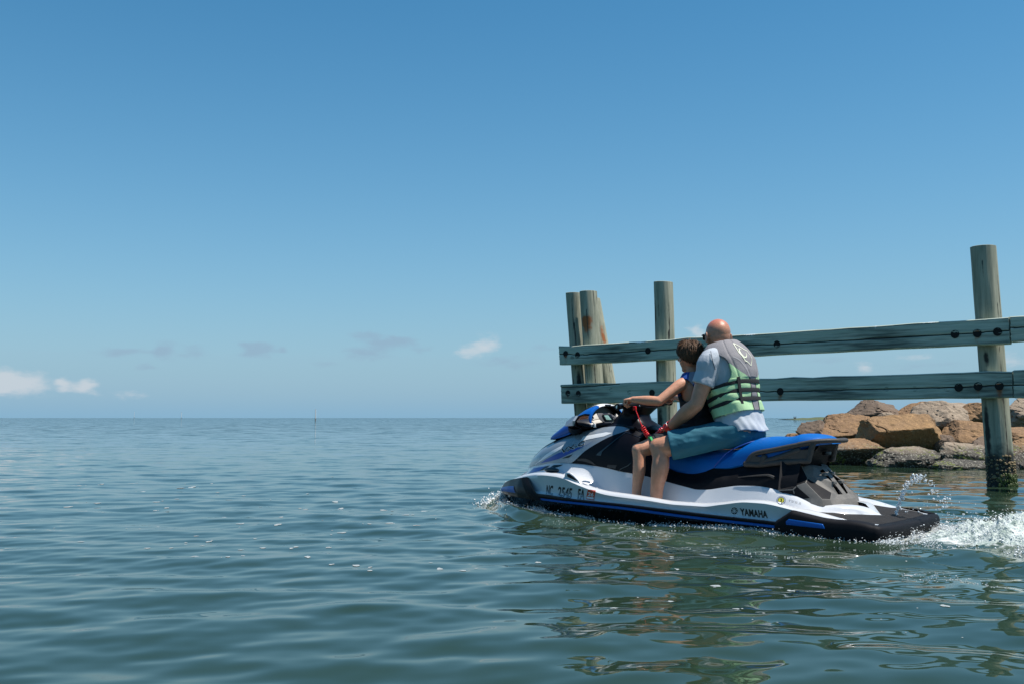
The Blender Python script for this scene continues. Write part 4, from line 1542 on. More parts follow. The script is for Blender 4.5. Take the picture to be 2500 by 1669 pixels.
    WD = [.17, .145, .12, .125, .165, .20, .20]
    rows = []
    for z, a, b, w in zip(Z, X0, X1, WD):
        t = np.linspace(0, 2 * math.pi, 32, endpoint=False)
        c, s_ = np.cos(t), np.sin(t)
        e = .7
        rows.append(np.stack([(a + b) / 2 + (b - a) / 2 * np.sign(c) * abs(c) ** e, w * np.sign(s_) * abs(s_) ** e, np.full(32, z) + .012 * c], -1))
    V, Fc = grid(np.array(rows), closev=True)
    Fc = Fc + [tuple(range(32))[::-1], tuple(range(6 * 32, 7 * 32))]
    mesh('steering_column', V, Fc, BLK, ski, ang=45)
    A_, B_, C_ = np.array([1.93, .405, .945]), np.array([1.965, 0, .968]), np.array([1.978, -.405, .988])
    L_in, R_in = np.array([1.955, .235, .957]), np.array([1.97, -.235, .979])
    hb = mesh('handlebar', *tube(spline([A_, L_in, B_, R_in, C_], 30), .012, 10), CHROME, ski)
    mesh('bar_pad', *tube(spline([L_in + [0, -.02, 0], [1.96, .12, .962], B_, [1.968, -.12, .972], R_in + [0, .02, 0]], 24), [.030] * 4 + [.043] * 16 + [.030] * 4, 14, round_ends=True), BLKM, hb)
    for e, i, sg in ((A_, L_in, 1), (C_, R_in, -1)):
        ax = (e - i) / np.linalg.norm(e - i)
        P = np.array([i + ax * k for k in np.linspace(.035, np.linalg.norm(e - i) - .02, 28)])
        R = .0185 + .0014 * (np.arange(28) % 2)
        mesh('grip', *tube(P, R, 14), BLK, hb)
        P = [e - ax * .024, e - ax * .02, e - ax * .004, e]
        mesh('grip_end', *tube(P, [.020, .0245, .0245, .020], 18), BLK, hb)
        mesh('switch_pod', *box(i + ax * .02, (.05, .045, .05), bev=.01), BLKM, hb)
        lev = spline([i + [.035, sg * .02, .0], i + [.075, sg * .06, -.004], i + [.07, sg * .13, -.006]], 14)
        mesh('lever', *tube(lev, .008, 8, flat=.6), BLKM, hb)
    mesh('bar_screw', *ellipsoid((1.918, .13, .955), (.005, .006, .006)), CHROME, hb)
    mesh('bar_screw', *ellipsoid((1.925, -.13, .964), (.005, .006, .006)), CHROME, hb)
    # ---- cleats and vent by the bow
    for sg in (1, -1):
        mesh('cleat', *ellipsoid((2.565, sg * .385, .462), (.075, .022, .022)), GLOSS, ski)
        mesh('cleat_base', *ellipsoid((2.565, sg * .385, .450), (.05, .03, .015)), BLK, ski)


build_cockpit()


# ---- flat prints laid on the craft's skin
def bvh_of(objs):
    V, Fc = [], []
    for o in objs:
        k = len(V)
        o0 = Vector(ORG.get(o.name, (0, 0, 0)))
        V += [v.co + o0 for v in o.data.vertices]
        Fc += [tuple(i + k for i in p.vertices) for p in o.data.polygons]
    return BVHTree.FromPolygons(V, Fc)


def drape(name, polys, tree, m, parent, off=.0015, maxe=4.0, tris=None, thick=False, label=None):
    """polys: outlines in survey pixels, laid on the skin where they fall"""
    bm = bmesh.new()
    if tris is not None:
        vs = [bm.verts.new((p[0], p[1], 0)) for p in tris[0]]
        for f in tris[1]:
            try:
                bm.faces.new([vs[i] for i in f])
            except ValueError:
                pass
    else:
        for pl in polys:
            bm.faces.new([bm.verts.new((p[0], p[1], 0)) for p in pl])
    bmesh.ops.triangulate(bm, faces=bm.faces[:])
    for _ in range(6):
        es = [e for e in bm.edges if e.calc_length() > maxe]
        if not es:
            break
        bmesh.ops.subdivide_edges(bm, edges=es, cuts=1)
        bmesh.ops.triangulate(bm, faces=bm.faces[:])
    o = Vector(CAM_L)
    dead = []
    for v in bm.verts:
        d = Vector(lray(v.co.x, v.co.y)).normalized()
        hit, nrm, _, _ = tree.ray_cast(o, d)
        if hit is None:
            dead.append(v)
            continue
        if nrm.dot(d) > 0:
            nrm = -nrm
        v.co = hit + nrm * off
    bmesh.ops.delete(bm, geom=dead, context='VERTS')
    bm.normal_update()
    for f in bm.faces:
        if f.normal.dot(Vector(f.calc_center_median()) - o) > 0:
            f.normal_flip()
    bm.verts.index_update()
    V = np.array([v.co[:] for v in bm.verts])
    Fc = [tuple(v.index for v in f.verts) for f in bm.faces]
    bm.free()
    ob = mesh(name, V, Fc, m, parent, ang=180)
    if label:
        ob['label'] = label
    return ob


def text_tris(s, bl, br, tl, off=0.0, space=1.0, fit=None):
    """text as triangles in the parallelogram bottom-left, bottom-right, top-left (pixels)"""
    cu = bpy.data.curves.new('t', 'FONT')
    cu.body = s
    cu.offset = off
    cu.space_character = space
    cu.resolution_u = 3
    o = bpy.data.objects.new('t', cu)
    COL.objects.link(o)
    dg = bpy.context.evaluated_depsgraph_get()
    e = o.evaluated_get(dg).to_mesh()
    V = np.array([v.co[:2] for v in e.vertices])
    Fc = [tuple(p.vertices) for p in e.polygons]
    o.evaluated_get(dg).to_mesh_clear()
    bpy.data.objects.remove(o)
    bpy.data.curves.remove(cu)
    lo, hi = (V.min(0), V.max(0)) if fit is None else fit
    q = (V - lo) / (hi - lo)
    bl, br, tl = map(np.array, (bl, br, tl))
    return (bl + q[:, :1] * (br - bl) + q[:, 1:] * (tl - bl), Fc), (lo, hi)


def build_prints():
    pa = lambda L: [(1220 + a * .1913, 960 + b * .1913) for a, b in L]
    pb = lambda L: [(1460 + a * .1913, 960 + b * .1913) for a, b in L]
    pc = lambda L: [(1680 + a * .17857, 1040 + b * .17857) for a, b in L]
    pd = lambda L: [(1900 + a * .1913, 1040 + b * .1913) for a, b in L]
    deck = bvh_of([hull])
    hoodt = bvh_of([hood, bpy.data.objects['side_panel'], bpy.data.objects['hood_strip']])
    # maker's name and emblem on the side
    bl, br, tl = pc([(718, 1212), (1093, 1252), (705, 1112)])
    tr_, _ = text_tris('YAMAHA', bl, br, tl, off=.045, space=1.08)
    drape('maker_name', None, deck, STRIPE, ski, .002, 3, tris=tr_, label='dark bold lettering reading YAMAHA')
    c = np.array(pc([(634, 1150)])[0])
    t = np.linspace(0, 2 * math.pi, 28, endpoint=False)
    disc = lambda r, asp=1.08: [(c[0] + r * math.cos(a), c[1] + asp * r * math.sin(a)) for a in t]
    drape('emblem_rim', [disc(9.3)], deck, DWHITE, ski, .0018, 3)
    drape('emblem_disc', [disc(8.2)], deck, STRIPE, ski, .0024, 3)
    fork = []
    for k in range(3):
        a = math.radians(90 + 120 * k)
        d = np.array([math.cos(a), -math.sin(a) * 1.08])
        n = np.array([-math.sin(a), -math.cos(a) * 1.08])
        for sg in (-1, 1):
            fork.append([tuple(c + d * r_ + n * w) for r_, w in ((1.6, sg * .6), (7.0, sg * 1.0), (7.0, sg * 2.0), (2.6, sg * 1.9))])
        fork.append([tuple(c + d * r_ + n * w) for r_, w in ((-.2, .5), (2.0, .7), (2.0, -.7), (-.2, -.5))])
        fork.append([tuple(c - d * r_ + n * w) for r_, w in ((0, .5), (7.0, .5), (7.0, -.5), (0, -.5))])
    drape('emblem_forks', fork, deck, DWHITE, ski, .0030, 3)
    # registration number, outlined letters
    INK = mat('number infill', (.012, .014, .02), .4)
    nt = INK.node_tree
    g = nt.nodes.new('ShaderNodeTexCoord')
    sp = nt.nodes.new('ShaderNodeSeparateXYZ')
    rp = nt.nodes.new('ShaderNodeValToRGB')
    rp.color_ramp.elements[0].color, rp.color_ramp.elements[0].position = (.45, .52, .60, 1), .25
    rp.color_ramp.elements[1].color, rp.color_ramp.elements[1].position = (.008, .01, .014, 1), .75
    nt.links.new(g.outputs['Generated'], sp.inputs[0])
    nt.links.new(sp.outputs[2], rp.inputs[0])
    nt.links.new(rp.outputs[0], nt.nodes['Principled BSDF'].inputs['Base Color'])
    for s, q in (('NC', [(590, 1302), (672, 1312), (602, 1160)]), ('2545', [(736, 1318), (915, 1340), (752, 1182)]), ('FA', [(992, 1342), (1080, 1354), (1006, 1208)])):
        bl, br, tl = pa(q)
        a, fit = text_tris(s, bl, br, tl, off=.030)
        drape('registration_number', None, deck, STRIPE, ski, .0018, 3, tris=a, label='outlined black letters reading ' + s)
        a, _ = text_tris(s, bl, br, tl, off=-.012, fit=fit)
        drape('number_infill', None, deck, INK, ski, .0026, 3, tris=a)
    ORANGE = mat('sticker orange', (.62, .07, .03), .45)
    drape('year_sticker', [pa([(1127, 1219), (1227, 1236), (1203, 1361), (1101, 1345)])], deck, ORANGE, ski, .0018, 3, label='orange sticker reading 26')
    drape('sticker_panel', [pa([(1113, 1308), (1202, 1322), (1197, 1352), (1108, 1339)])], deck, DWHITE, ski, .0024, 3)
    a, _ = text_tris('26', *pa([(1124, 1300), (1198, 1312), (1132, 1250)]), off=.03)
    drape('sticker_text', None, deck, DWHITE, ski, .0026, 3, tris=a)
    # round badge and warning label on the white quarter
    c2 = np.array(pc([(1272, 1010)])[0])
    disc2 = lambda r: [(c2[0] + r * math.cos(a), c2[1] + r * .92 * math.sin(a)) for a in t]
    drape('badge', [disc2(11.2)], deck, mat('badge blue', (.06, .10, .18), .4), ski, .0018, 3, label='round badge with a 3 on yellow')
    drape('badge_ring', [disc2(9.6)], deck, DWHITE, ski, .0022, 3)
    drape('badge_band', [disc2(8.6)], deck, STRIPE, ski, .0026, 3)
    drape('badge_centre', [disc2(6.6)], deck, mat('badge yellow', (.52, .50, .05), .4), ski, .0030, 3)
    a, _ = text_tris('3', (c2[0] - 2.6, c2[1] + 4.4), (c2[0] + 2.6, c2[1] + 4.4), (c2[0] - 2.0, c2[1] - 4.2), off=.03)
    drape('badge_digit', None, deck, STRIPE, ski, .0034, 3, tris=a)
    lines = []
    r = random.Random(3)
    for row in range(2):
        for k in range(11):
            a0 = 138 + k * 14 + r.uniform(0, 2)
            y = 932 + row * 17 + k * (3.5 if row else 3.6)
            lines.append(pd([(a0, y), (a0 + 11, y + 3), (a0 + 10, y + 13), (a0 - 1, y + 10)]))
    drape('warning_label', lines, deck, mat('label print', (.25, .26, .28), .5), ski, .0016, 3)
    # bow graphics
    drape('bow_decal', [pa([(362, 1019), (435, 948), (642, 916), (575, 948), (512, 985)])], deck, DBLUE, ski, .0018, 4)
    drape('bow_slash', [pa([(505, 985), (560, 945), (604, 922), (646, 914), (618, 935), (556, 975)])], deck, STRIPE, ski, .0024, 4)
    drape('bow_slash', [pa([(596, 968), (690, 910), (812, 905), (762, 930), (690, 948)])], deck, STRIPE, ski, .0020, 4)
    drape('hood_decal', [pa([(520, 886), (600, 830), (760, 752), (900, 720), (1105, 660), (1232, 584), (1080, 670), (940, 742), (760, 830), (640, 862)])], hoodt, DBLUE, ski, .0018, 4, label='blue swoosh under the model letters')
    drape('hood_flash', [pa([(452, 905), (600, 770), (680, 722), (826, 645), (782, 705), (640, 790), (540, 850)])], hoodt, DWHITE, ski, .0018, 4)
    drape('hood_flash', [pa([(1030, 606), (1070, 545), (1359, 492), (1440, 500), (1330, 545), (1200, 570)])], hoodt, DWHITE, ski, .0018, 4)
    drape('hood_dart', [pa([(795, 828), (860, 795), (940, 770), (885, 815)])], hoodt, STRIPE, ski, .0022, 4)
    bl, br, tl = pa([(772, 775), (1085, 655), (785, 708)])
    a, fit = text_tris('VX-C', bl, br, tl, off=.06)
    drape('model_outline', None, hoodt, DWHITE, ski, .0026, 3, tris=a)
    a, _ = text_tris('VX-C', bl, br, tl, off=.03, fit=fit)
    drape('model_name', None, hoodt, STRIPE, ski, .0036, 3, tris=a, label='slanted dark lettering reading VX-C')
    # trims on the black side panel
    q4 = lambda L: [(1400 + a * .05102, 1100 + b * .05102) for a, b in L]
    sidet = bvh_of([bpy.data.objects['side_panel'], bpy.data.objects['saddle_side'], hull])
    drape('side_flash', [q4([(180, 460), (210, 360), (600, 360), (780, 430), (950, 540), (1080, 660), (1230, 735), (1060, 690), (850, 590), (600, 510), (380, 470)])], sidet, GREYD, ski, .004, 3)
    drape('panel_line', [pb([(0, 757), (205, 600), (350, 492), (400, 503), (640, 600), (640, 606), (400, 512), (352, 502), (210, 610), (60, 735), (40, 790), (-22, 785)])], sidet, GLOSS, ski, .004, 4)
    drape('side_vent', [pb([(128, 905), (245, 912), (225, 955), (115, 938)])], sidet, GREYD, ski, .004, 4)
    drape('panel_edge', [pb([(430, 880), (385, 925), (310, 955), (270, 990), (262, 984), (300, 950), (378, 917), (424, 878)])], sidet, GLOSS, ski, .004, 4)
    tab = [at(u, v, .535) for u, v in pa([(820, 1062), (834, 1004), (856, 997), (892, 1006), (948, 1046), (1000, 1100), (1045, 1152), (930, 1120)])]
    for sg in (1, -1):
        vt = mesh('footwell_vent', *plate([p * [1, sg, 1] for p in tab], (0, -.035 * sg, 0), 1.0, .006), GEL_W, ski, ang=30)
        if sg > 0:
            drape('vent_mesh', [pa([(858, 1022), (890, 1022), (940, 1056), (1005, 1118), (950, 1098), (880, 1066), (862, 1052)])], bvh_of([vt]), RUB, vt, .002, 4)


build_prints()


# ------------------------------------------------------------------ the riders
def normals(V, Fc):
    me = bpy.data.meshes.new('n')
    me.from_pydata(np.asarray(V).tolist(), [], Fc)
    N = np.empty(len(V) * 3)
    me.vertices.foreach_get('normal', N)
    bpy.data.meshes.remove(me)
    return N.reshape(-1, 3)


def wrinkle(vf, amp, scale, seed=0, ridged=True):
    V, Fc = vf
    N = normals(V, Fc)
    S = np.array(scale)
    d = np.array([noise.fractal(Vector(p * S + seed), 1.0, 2.0, 3) for p in V])
    if ridged:
        d = 0.5 - np.abs(d) * 1.6
    return V + N * (amp * d)[:, None], Fc


def limb(P, R, n=26, flat=None, rnd=True):
    P = spline(P, n)
    R = pch(np.linspace(0, 1, n), np.linspace(0, 1, len(R)), R)
    return tube(P, R, 16, round_ends=rnd, flat=flat)


def unit(v):
    v = np.array(v, float)
    return v / np.linalg.norm(v)


def hand(wrist, d, n, s, size=1.0, curl=(20, 25, 15), thumb=(40, 15), spread=4, palm_len=.085):
    """palm, four jointed fingers and an opposed thumb; d along the hand, n out of the palm, s towards the thumb"""
    d, n, s = unit(d), unit(n), unit(s)
    n = unit(n - d * (n @ d))
    s = unit(s - d * (s @ d) - n * (s @ n))
    k = size
    out = []
    w = np.array(wrist, float)
    for t, hw, th in ():
        pass
    Rm = np.stack([d, s, n], 1)
    out.append(ellipsoid(w + d * palm_len * .52 * k, (palm_len * .62 * k, .042 * k, .017 * k), Rm, 16, 10))
    out.append(ellipsoid(w + d * palm_len * .80 * k, (.026 * k, .041 * k, .015 * k), Rm, 16, 10))
    out.append(ellipsoid(w + d * .035 * k + s * .022 * k + n * .008 * k, (.036 * k, .018 * k, .015 * k), Rm, 14, 8))
    out.append(tube([w - d * .03 * k, w + d * .02 * k], [.026 * k, .027 * k], 12, round_ends=True, flat=.8))
    lens = [(.042, .026, .021), (.046, .030, .022), (.043, .028, .021), (.033, .021, .019)]
    for i, L in enumerate(lens):
        off = (.030 - .020 * i) * k
        a = math.radians(spread * (1.5 - i))
        fd = unit(d * math.cos(a) + s * math.sin(a))
        p = w + d * palm_len * (.93 - .035 * abs(i - 1)) * k + s * off
        P = [p - fd * .02 * k, p]
        ang = 0
        for seg, c in zip(L, curl):
            ang += math.radians(c * (1 + .08 * i))
            p = p + (fd * math.cos(ang) + n * math.sin(ang)) * seg * k
            P.append(p)
        R = np.array([.0092, .0095, .0088, .0080, .0066]) * k
        out.append(tube(spline(P, 18), np.interp(np.linspace(0, 1, 18), np.linspace(0, 1, 5), R), 10, round_ends=True))
    p = w + d * .028 * k + s * .026 * k + n * .006 * k
    a0, a1 = math.radians(thumb[0]), math.radians(thumb[1])
    v1 = unit(d * math.cos(a0) + s * math.sin(a0) + n * .35)
    v2 = unit(v1 + n * math.sin(a1) * 1.2 + d * .4)
    P = [p, p + v1 * .040 * k, p + v1 * .040 * k + v2 * .030 * k, p + v1 * .040 * k + v2 * .056 * k]
    out.append(tube(spline(P, 14), np.interp(np.linspace(0, 1, 14), [0, .4, .75, 1], np.array([.0135, .0115, .0105, .0080]) * k), 10, round_ends=True))
    return out


def head_parts(c, yaw, pitch=0, k=1.0, jaw=1.0):
    a, b = math.radians(yaw), math.radians(pitch)
    Rz = np.array([[math.cos(a), -math.sin(a), 0], [math.sin(a), math.cos(a), 0], [0, 0, 1]])
    Ry = np.array([[math.cos(b), 0, math.sin(b)], [0, 1, 0], [-math.sin(b), 0, math.cos(b)]])
    R = Rz @ Ry
    c = np.array(c, float)
    T = lambda p: c + R @ (np.array(p, float) * k)
    E_ = lambda p, r, nu=22, nv=16: ellipsoid(T(p), np.array(r) * k, R, nu, nv)
    P = [E_((-.010, 0, .022), (.098, .080, .092), 32, 22), E_((-.030, 0, -.005), (.074, .074, .080)), E_((.038, 0, -.022), (.056, .060, .085)),
         E_((.040, 0, -.075), (.050 * jaw, .050 * jaw, .045)), E_((.068, 0, -.100), (.022, .026, .022)), E_((.072, 0, .022), (.022, .052, .022)),
         E_((.080, 0, -.070), (.016, .026, .009)), E_((.079, 0, -.082), (.015, .022, .008))]
    P.append(tube([T((.085, 0, .012)), T((.105, 0, -.022)), T((.098, 0, -.036))], np.array([.009, .013, .010]) * k, 10, round_ends=True))
    for s in (1, -1):
        P.append(E_((.074, s * .040, -.020), (.018, .022, .016), 12, 8))
        # ears: rim, lobe, hollow left open by the rim
        t = np.linspace(-.6, 4.6, 16)
        rim = [T((-.006 - .019 * math.cos(q), s * (.083 + .010 * (math.cos(q) * .5 + .5)), -.012 + .030 * math.sin(q))) for q in t]
        P.append(tube(rim, np.full(16, .0062) * k, 8, round_ends=True))
        P.append(E_((.000, s * .079, -.014), (.014, .009, .024), 12, 8))
        P.append(E_((.003, s * .081, -.040), (.009, .006, .011), 10, 8))
    return P, T, R


class Torso:
    """torso skin as a function of angle (0 left, 90 back, 180 right, 270 front) and height t"""

    def __init__(s, p0, p1, a, df, db, ts):
        s.p0, s.p1 = np.array(p0, float), np.array(p1, float)
        s.T = unit(s.p1 - s.p0)
        s.L = np.array([0, 1.0, 0])
        s.B = unit(np.cross(s.T, s.L))
        if s.B[0] > 0:
            s.B = -s.B
        s.ts, s.a, s.df, s.db = ts, a, df, db

    def pt(s, phi, t, off=0.0):
        phi, t = np.broadcast_arrays(np.asarray(phi, float), np.asarray(t, float))
        off = np.broadcast_to(off, phi.shape)
        a = pch(t.ravel(), s.ts, s.a).reshape(t.shape) + off
        f = pch(t.ravel(), s.ts, s.df).reshape(t.shape) + off
        b = pch(t.ravel(), s.ts, s.db).reshape(t.shape) + off
        c, sn = np.cos(phi), np.sin(phi)
        e = .86
        yy = a * np.sign(c) * np.abs(c) ** e
        bb = np.where(sn > 0, b, f) * np.sign(sn) * np.abs(sn) ** e
        ax = s.p0 + (s.p1 - s.p0) * t[..., None]
        lift = np.where(t > .85, off * (t - .85) / .15, 0)
        return ax + yy[..., None] * s.L + bb[..., None] * s.B + lift[..., None] * s.T

    def solid(s, t0, t1, off, n=26, m=40):
        th = np.linspace(0, 2 * math.pi, m, endpoint=False)
        tt = np.linspace(t0, t1, n)
        P = s.pt(th[None, :], tt[:, None], off)
        V, Fc = grid(P, closev=True)
        return V, Fc + [tuple(range(m))[::-1], tuple(range((n - 1) * m, n * m))]


def vest(tor, parent, mats, zone, t0, off, arm_t, arm_h, arm_w, puff=None, name='life_vest', neck=.985):
    n, m = 150, 260
    tt = np.linspace(t0, neck, n)
    th = np.linspace(0, 2 * math.pi, m, endpoint=False)
    TT, PH = np.meshgrid(tt, th, indexing='ij')
    o = np.full(TT.shape, off)
    if puff is not None:
        o = o + puff(PH, TT)
    P = tor.pt(PH, TT, o)
    ds = np.minimum(np.abs(np.angle(np.exp(1j * PH))), np.abs(np.angle(np.exp(1j * (PH - math.pi)))))
    hole = (ds / arm_w) ** 2.4 + np.abs((TT - arm_t) / arm_h) ** 2.4 < 1
    V, Fc = grid(P, closev=True)
    mi, keep = [], []
    H = hole.reshape(-1)
    Z = zone(PH, TT)
    zf = Z.reshape(-1)
    for f in Fc:
        if sum(H[i] for i in f) >= 2:
            continue
        keep.append(f)
        mi.append(int(zf[f[0]]))
    used = np.unique(np.array([i for f in keep for i in f]))
    idx = -np.ones(len(V), int)
    idx[used] = np.arange(len(used))
    keep = [tuple(idx[i] for i in f)[::-1] for f in keep]
    V = V[used]
    # ease the stair-steps of the cut edges
    from collections import Counter
    ec = Counter()
    for f in keep:
        for a, b in zip(f, f[1:] + f[:1]):
            ec[(min(a, b), max(a, b))] += 1
    nb = {}
    for (a, b), c in ec.items():
        if c == 1:
            nb.setdefault(a, []).append(b)
            nb.setdefault(b, []).append(a)
    for _ in range(6):
        W = V.copy()
        for a, l in nb.items():
            W[a] = V[a] * .4 + np.mean([V[b] for b in l], 0) * .6
        V = W
    ob = mesh(name, V, keep, mats, parent, ang=60, mi=mi)
    so_ = ob.modifiers.new('thick', 'SOLIDIFY')
    so_.thickness = .024
    so_.offset = -1
    so_.use_even_offset = False
    return ob


def band(tor, name, parent, m, phi0, phi1, t_of, half, off, th=.004, n=70):
    ph = np.linspace(math.radians(phi0), math.radians(phi1), n)
    tc_ = np.array([t_of(math.degrees(p)) for p in ph])
    rows = [tor.pt(ph, tc_ + f * half, off + o_) for f, o_ in ((-1.0, -.004), (-1, th), (-.5, th + .001), (.5, th + .001), (1, th), (1.0, -.004))]
    return mesh(name, *grid(np.stack(rows, 1), flip=True), m, parent, ang=40)


def stroke(tor, pts, w, off, n=26):
    """ribbon of width w (metres) along (phi deg, t) points on the torso skin"""
    P2 = spline([(a, b, 0) for a, b in pts], n)
    C = tor.pt(np.radians(P2[:, 0]), P2[:, 1], off)
    T = np.gradient(C, axis=0)
    A = tor.pt(np.radians(P2[:, 0]), P2[:, 1], off + .01) - C
    S_ = np.cross(T, A)
    S_ /= np.linalg.norm(S_, axis=1)[:, None] + 1e-9
    w = np.broadcast_to(w, (n,))[:, None]
    return grid(np.stack([C - S_ * w / 2, C + S_ * w / 2], 1))


def person_root(origin, label):
    o = bpy.data.objects.new('person', None)
    COL.objects.link(o)
    o.matrix_world = SKI_M @ Matrix.Translation(Vector(origin))
    ORG[o.name] = origin
    tag(o, label, 'person', 'riders on the jet ski')
    return o


SKIN = mat('tanned skin', (0.52, 0.245, 0.15), 0.36, var=.14, vscale=28, bump=.18, bscale=240, sss=.12, spec=.4)
SKIN2 = mat('fair tanned skin', (0.60, 0.29, 0.18), 0.48, var=.12, vscale=30, bump=.15, bscale=260, sss=.12, spec=.4)
attr_mix(SKIN, 'flush', (0.54, 0.17, 0.115), .25, 1.3, .25, 40)
attr_mix(SKIN, 'stubble', (0.20, 0.125, 0.10), .2, 1.1, .3, 160)


def build_man():
    root = person_root((1.10, 0, .665), 'bald man in a grey and lime life vest seated behind the boy')
    tor = Torso((1.135, 0, .79), (1.285, 0, 1.375), [.170, .172, .172, .180, .190, .196, .185, .135, .075], [.115, .135, .145, .140, .130, .118, .100, .080, .055],
                [.115, .115, .120, .140, .156, .156, .140, .105, .065], [0, .15, .3, .5, .65, .76, .85, .94, 1.0])
    SL, EL, WL = np.array([1.265, .190, 1.275]), np.array([1.345, .270, .960]), np.array([1.590, .245, .795])
    SR, ER, WR = np.array([1.245, -.185, 1.29]), np.array([1.475, -.300, 1.235]), np.array([1.600, -.140, 1.345])
    parts = [tor.solid(0.02, 1.0, -.004)]
    parts.append(limb([(1.275, 0, 1.33), (1.295, 0, 1.38), (1.315, 0, 1.44)], [.074, .064, .066]))
    hp, T, R = head_parts((1.320, 0, 1.458), -34, 4, 1.06, 1.1)
    parts += hp
    parts.append(limb([SL + [-.01, -.03, .01], SL + [0.01, .01, -.03], SL * .5 + EL * .5, EL], [.066, .072, .062, .050]))
    parts.append(limb([EL, EL * .7 + WL * .3 + [0, .004, 0], EL * .35 + WL * .65, WL], [.050, .055, .045, .033]))
    parts.append(limb([SR + [-.01, .03, 0], SR * .5 + ER * .5, ER], [.066, .060, .048]))
    parts.append(limb([ER, ER * .7 + WR * .3, WR], [.048, .052, .032]))
    for s in (1, -1):
        H, K, A = np.array([1.12, s * .10, .765]), np.array([1.578, s * .385, .655]), np.array([1.583, s * .435, .285])
        parts.append(limb([H, H * .5 + K * .5, K * .92 + H * .08, K + [.012, 0, .004]], [.100, .092, .074, .066]))
        parts.append(limb([K + [.006, 0, .0], K * .8 + A * .2 + [-.012, 0, 0], K * .62 + A * .38 + [-.016, .004 * s, 0], K * .25 + A * .75, A], [.066, .060, .063, .048, .043]))
        parts.append(limb([A + [-.03, 0, -.035], A + [.05, s * .004, -.035], A + [.14, s * .012, -.058], A + [.20, s * .02, -.066]], [.036, .040, .034, .020], flat=.85))
        parts.append(ellipsoid(K + [.034, 0, .012], (.034, .040, .042), nu=14, nv=10))
    parts += hand(WL, (.86, .02, -.52), (-.50, .0, -.86), (.1, -1, 0), 1.02, (18, 28, 18))
    parts += hand(WR, (.55, .75, .25), (-.6, .5, -.5), (0, .3, 1), 1.0, (40, 55, 30))
    V, Fc = remesh(parts, .0055, 5)
    body = mesh('body', V, Fc, SKIN, root, ang=180)
    c = T((0, 0, 0))
    q = (V - c) @ R / 1.06
    fl = np.exp(-((q[:, 0] + .02) / .13) ** 2) * sstep(q[:, 2], -.02, .09) + .8 * np.exp(-((V - T((0, .088, -.012))) ** 2).sum(1) / .03 ** 2) + .8 * np.exp(-((V - T((0, -.088, -.012))) ** 2).sum(1) / .03 ** 2)
    set_attr(body, 'flush', np.clip(fl, 0, 1))
    st = sstep(q[:, 2], -.062, -.03) * (1 - sstep(q[:, 2], .02, .07)) * sstep(-q[:, 0], -.055, -.03) * (np.abs(q[:, 1]) < .12)
    st = np.maximum(st * .5, .9 * sstep(q[:, 0], .02, .05) * (1 - sstep(q[:, 2], -.06, -.03)) * sstep(q[:, 2], -.135, -.11))
    set_attr(body, 'stubble', np.where(np.abs(V[:, 2] - c[2]) < .2, st, 0))
    # eyes and sunglasses
    for s in (1, -1):
        mesh('eye', *ellipsoid(T((.078, s * .033, .0)), (.012,) * 3, R, 14, 10), mat('eye', (.7, .7, .68), .15), root)
    GL = mat('sunglass black', (.006, .006, .007), .12, coat=.4)
    sg = []
    for s in (1, -1):
        pts = [T((.098, s * .008, .018)), T((.090, s * .066, .020)), T((.090, s * .068, -.012)), T((.098, s * .045, -.022)), T((.100, s * .012, -.012))]
        sg.append(plate(pts, R @ np.array([.006, 0, 0]), 1, .001))
        sg.append(tube([T((.090, s * .070, .012)), T((.05, s * .088, .012)), T((.0, s * .091, .010)), T((-.02, s * .088, -.004))], [.0065, .006, .005, .004], 8, round_ends=True, flat=.6))
    sg.append(tube([T((.100, .012, .010)), T((.102, 0, .013)), T((.100, -.012, .010))], .004, 8))
    mesh('sunglasses', *join(*sg), GL, root, ang=40)
    # shirt
    SH = mat('pale blue grey shirt', (0.43, 0.465, 0.51), 0.8, var=.06, vscale=9, bump=.25, bscale=420)
    sp = [tor.solid(.0, .985, .010)]
    hem = SL * .43 + EL * .57
    sp.append(limb([SL + [-.02, -.06, .03], SL + [.01, .012, -.02], SL * .7 + EL * .3, hem], [.070, .086, .080, .081], rnd=False))
    hr = SR * .5 + ER * .5
    sp.append(limb([SR + [-.02, .06, .01], SR + [.01, -.005, .0], hr], [.070, .080, .070]))
    vf = remesh(sp, .0065, 3)
    vf = wrinkle(vf, .0042, (13, 9, 9), 3)
    mesh('shirt', *vf, SH, root, ang=180)
    # hem of the shirt falling over the hips
    n, m = 26, 90
    th = np.linspace(0, 2 * math.pi, m, endpoint=False)
    tt = np.linspace(.26, -.075, n)
    TT, PH = np.meshgrid(tt, th, indexing='ij')
    k = (tt.max() - TT) / (tt.max() - tt.min())
    fold = .007 * k * np.sin(9 * PH + 3 * k) + .005 * k * np.sin(17 * PH - 8 * k + 1) + .006 * np.sin(26 * TT * (1 + .1 * np.sin(PH)) + 2 * PH) * k
    TT2 = TT + .055 * k * np.maximum(0, -np.sin(PH)) + .02 * k * np.sin(3 * PH)
    P = tor.pt(PH, TT2, .014 + .012 * k + .020 * k * np.abs(np.cos(PH)) + fold * .8)
    sk = mesh('shirt_hem', *grid(P, closev=True), SH, root, ang=180)
    so_ = sk.modifiers.new('t', 'SOLIDIFY')
    so_.thickness = .004
    # sleeve print and seam
    mesh('sleeve_seam', *tube(spline([SL + [-.03, .062, .058], SL + [-.045, .078, .02], SL + [-.055, .072, -.03], SL + [-.06, .055, -.075]], 18), .0022, 6), mat('dark thread', (.05, .06, .08), .8), root)
    # shorts
    ST = mat('teal swim shorts', (0.010, 0.115, 0.165), 0.75, var=.12, vscale=8, bump=.2, bscale=380)
    sp = [ellipsoid((1.13, 0, .755), (.130, .172, .095), nu=26, nv=18)]
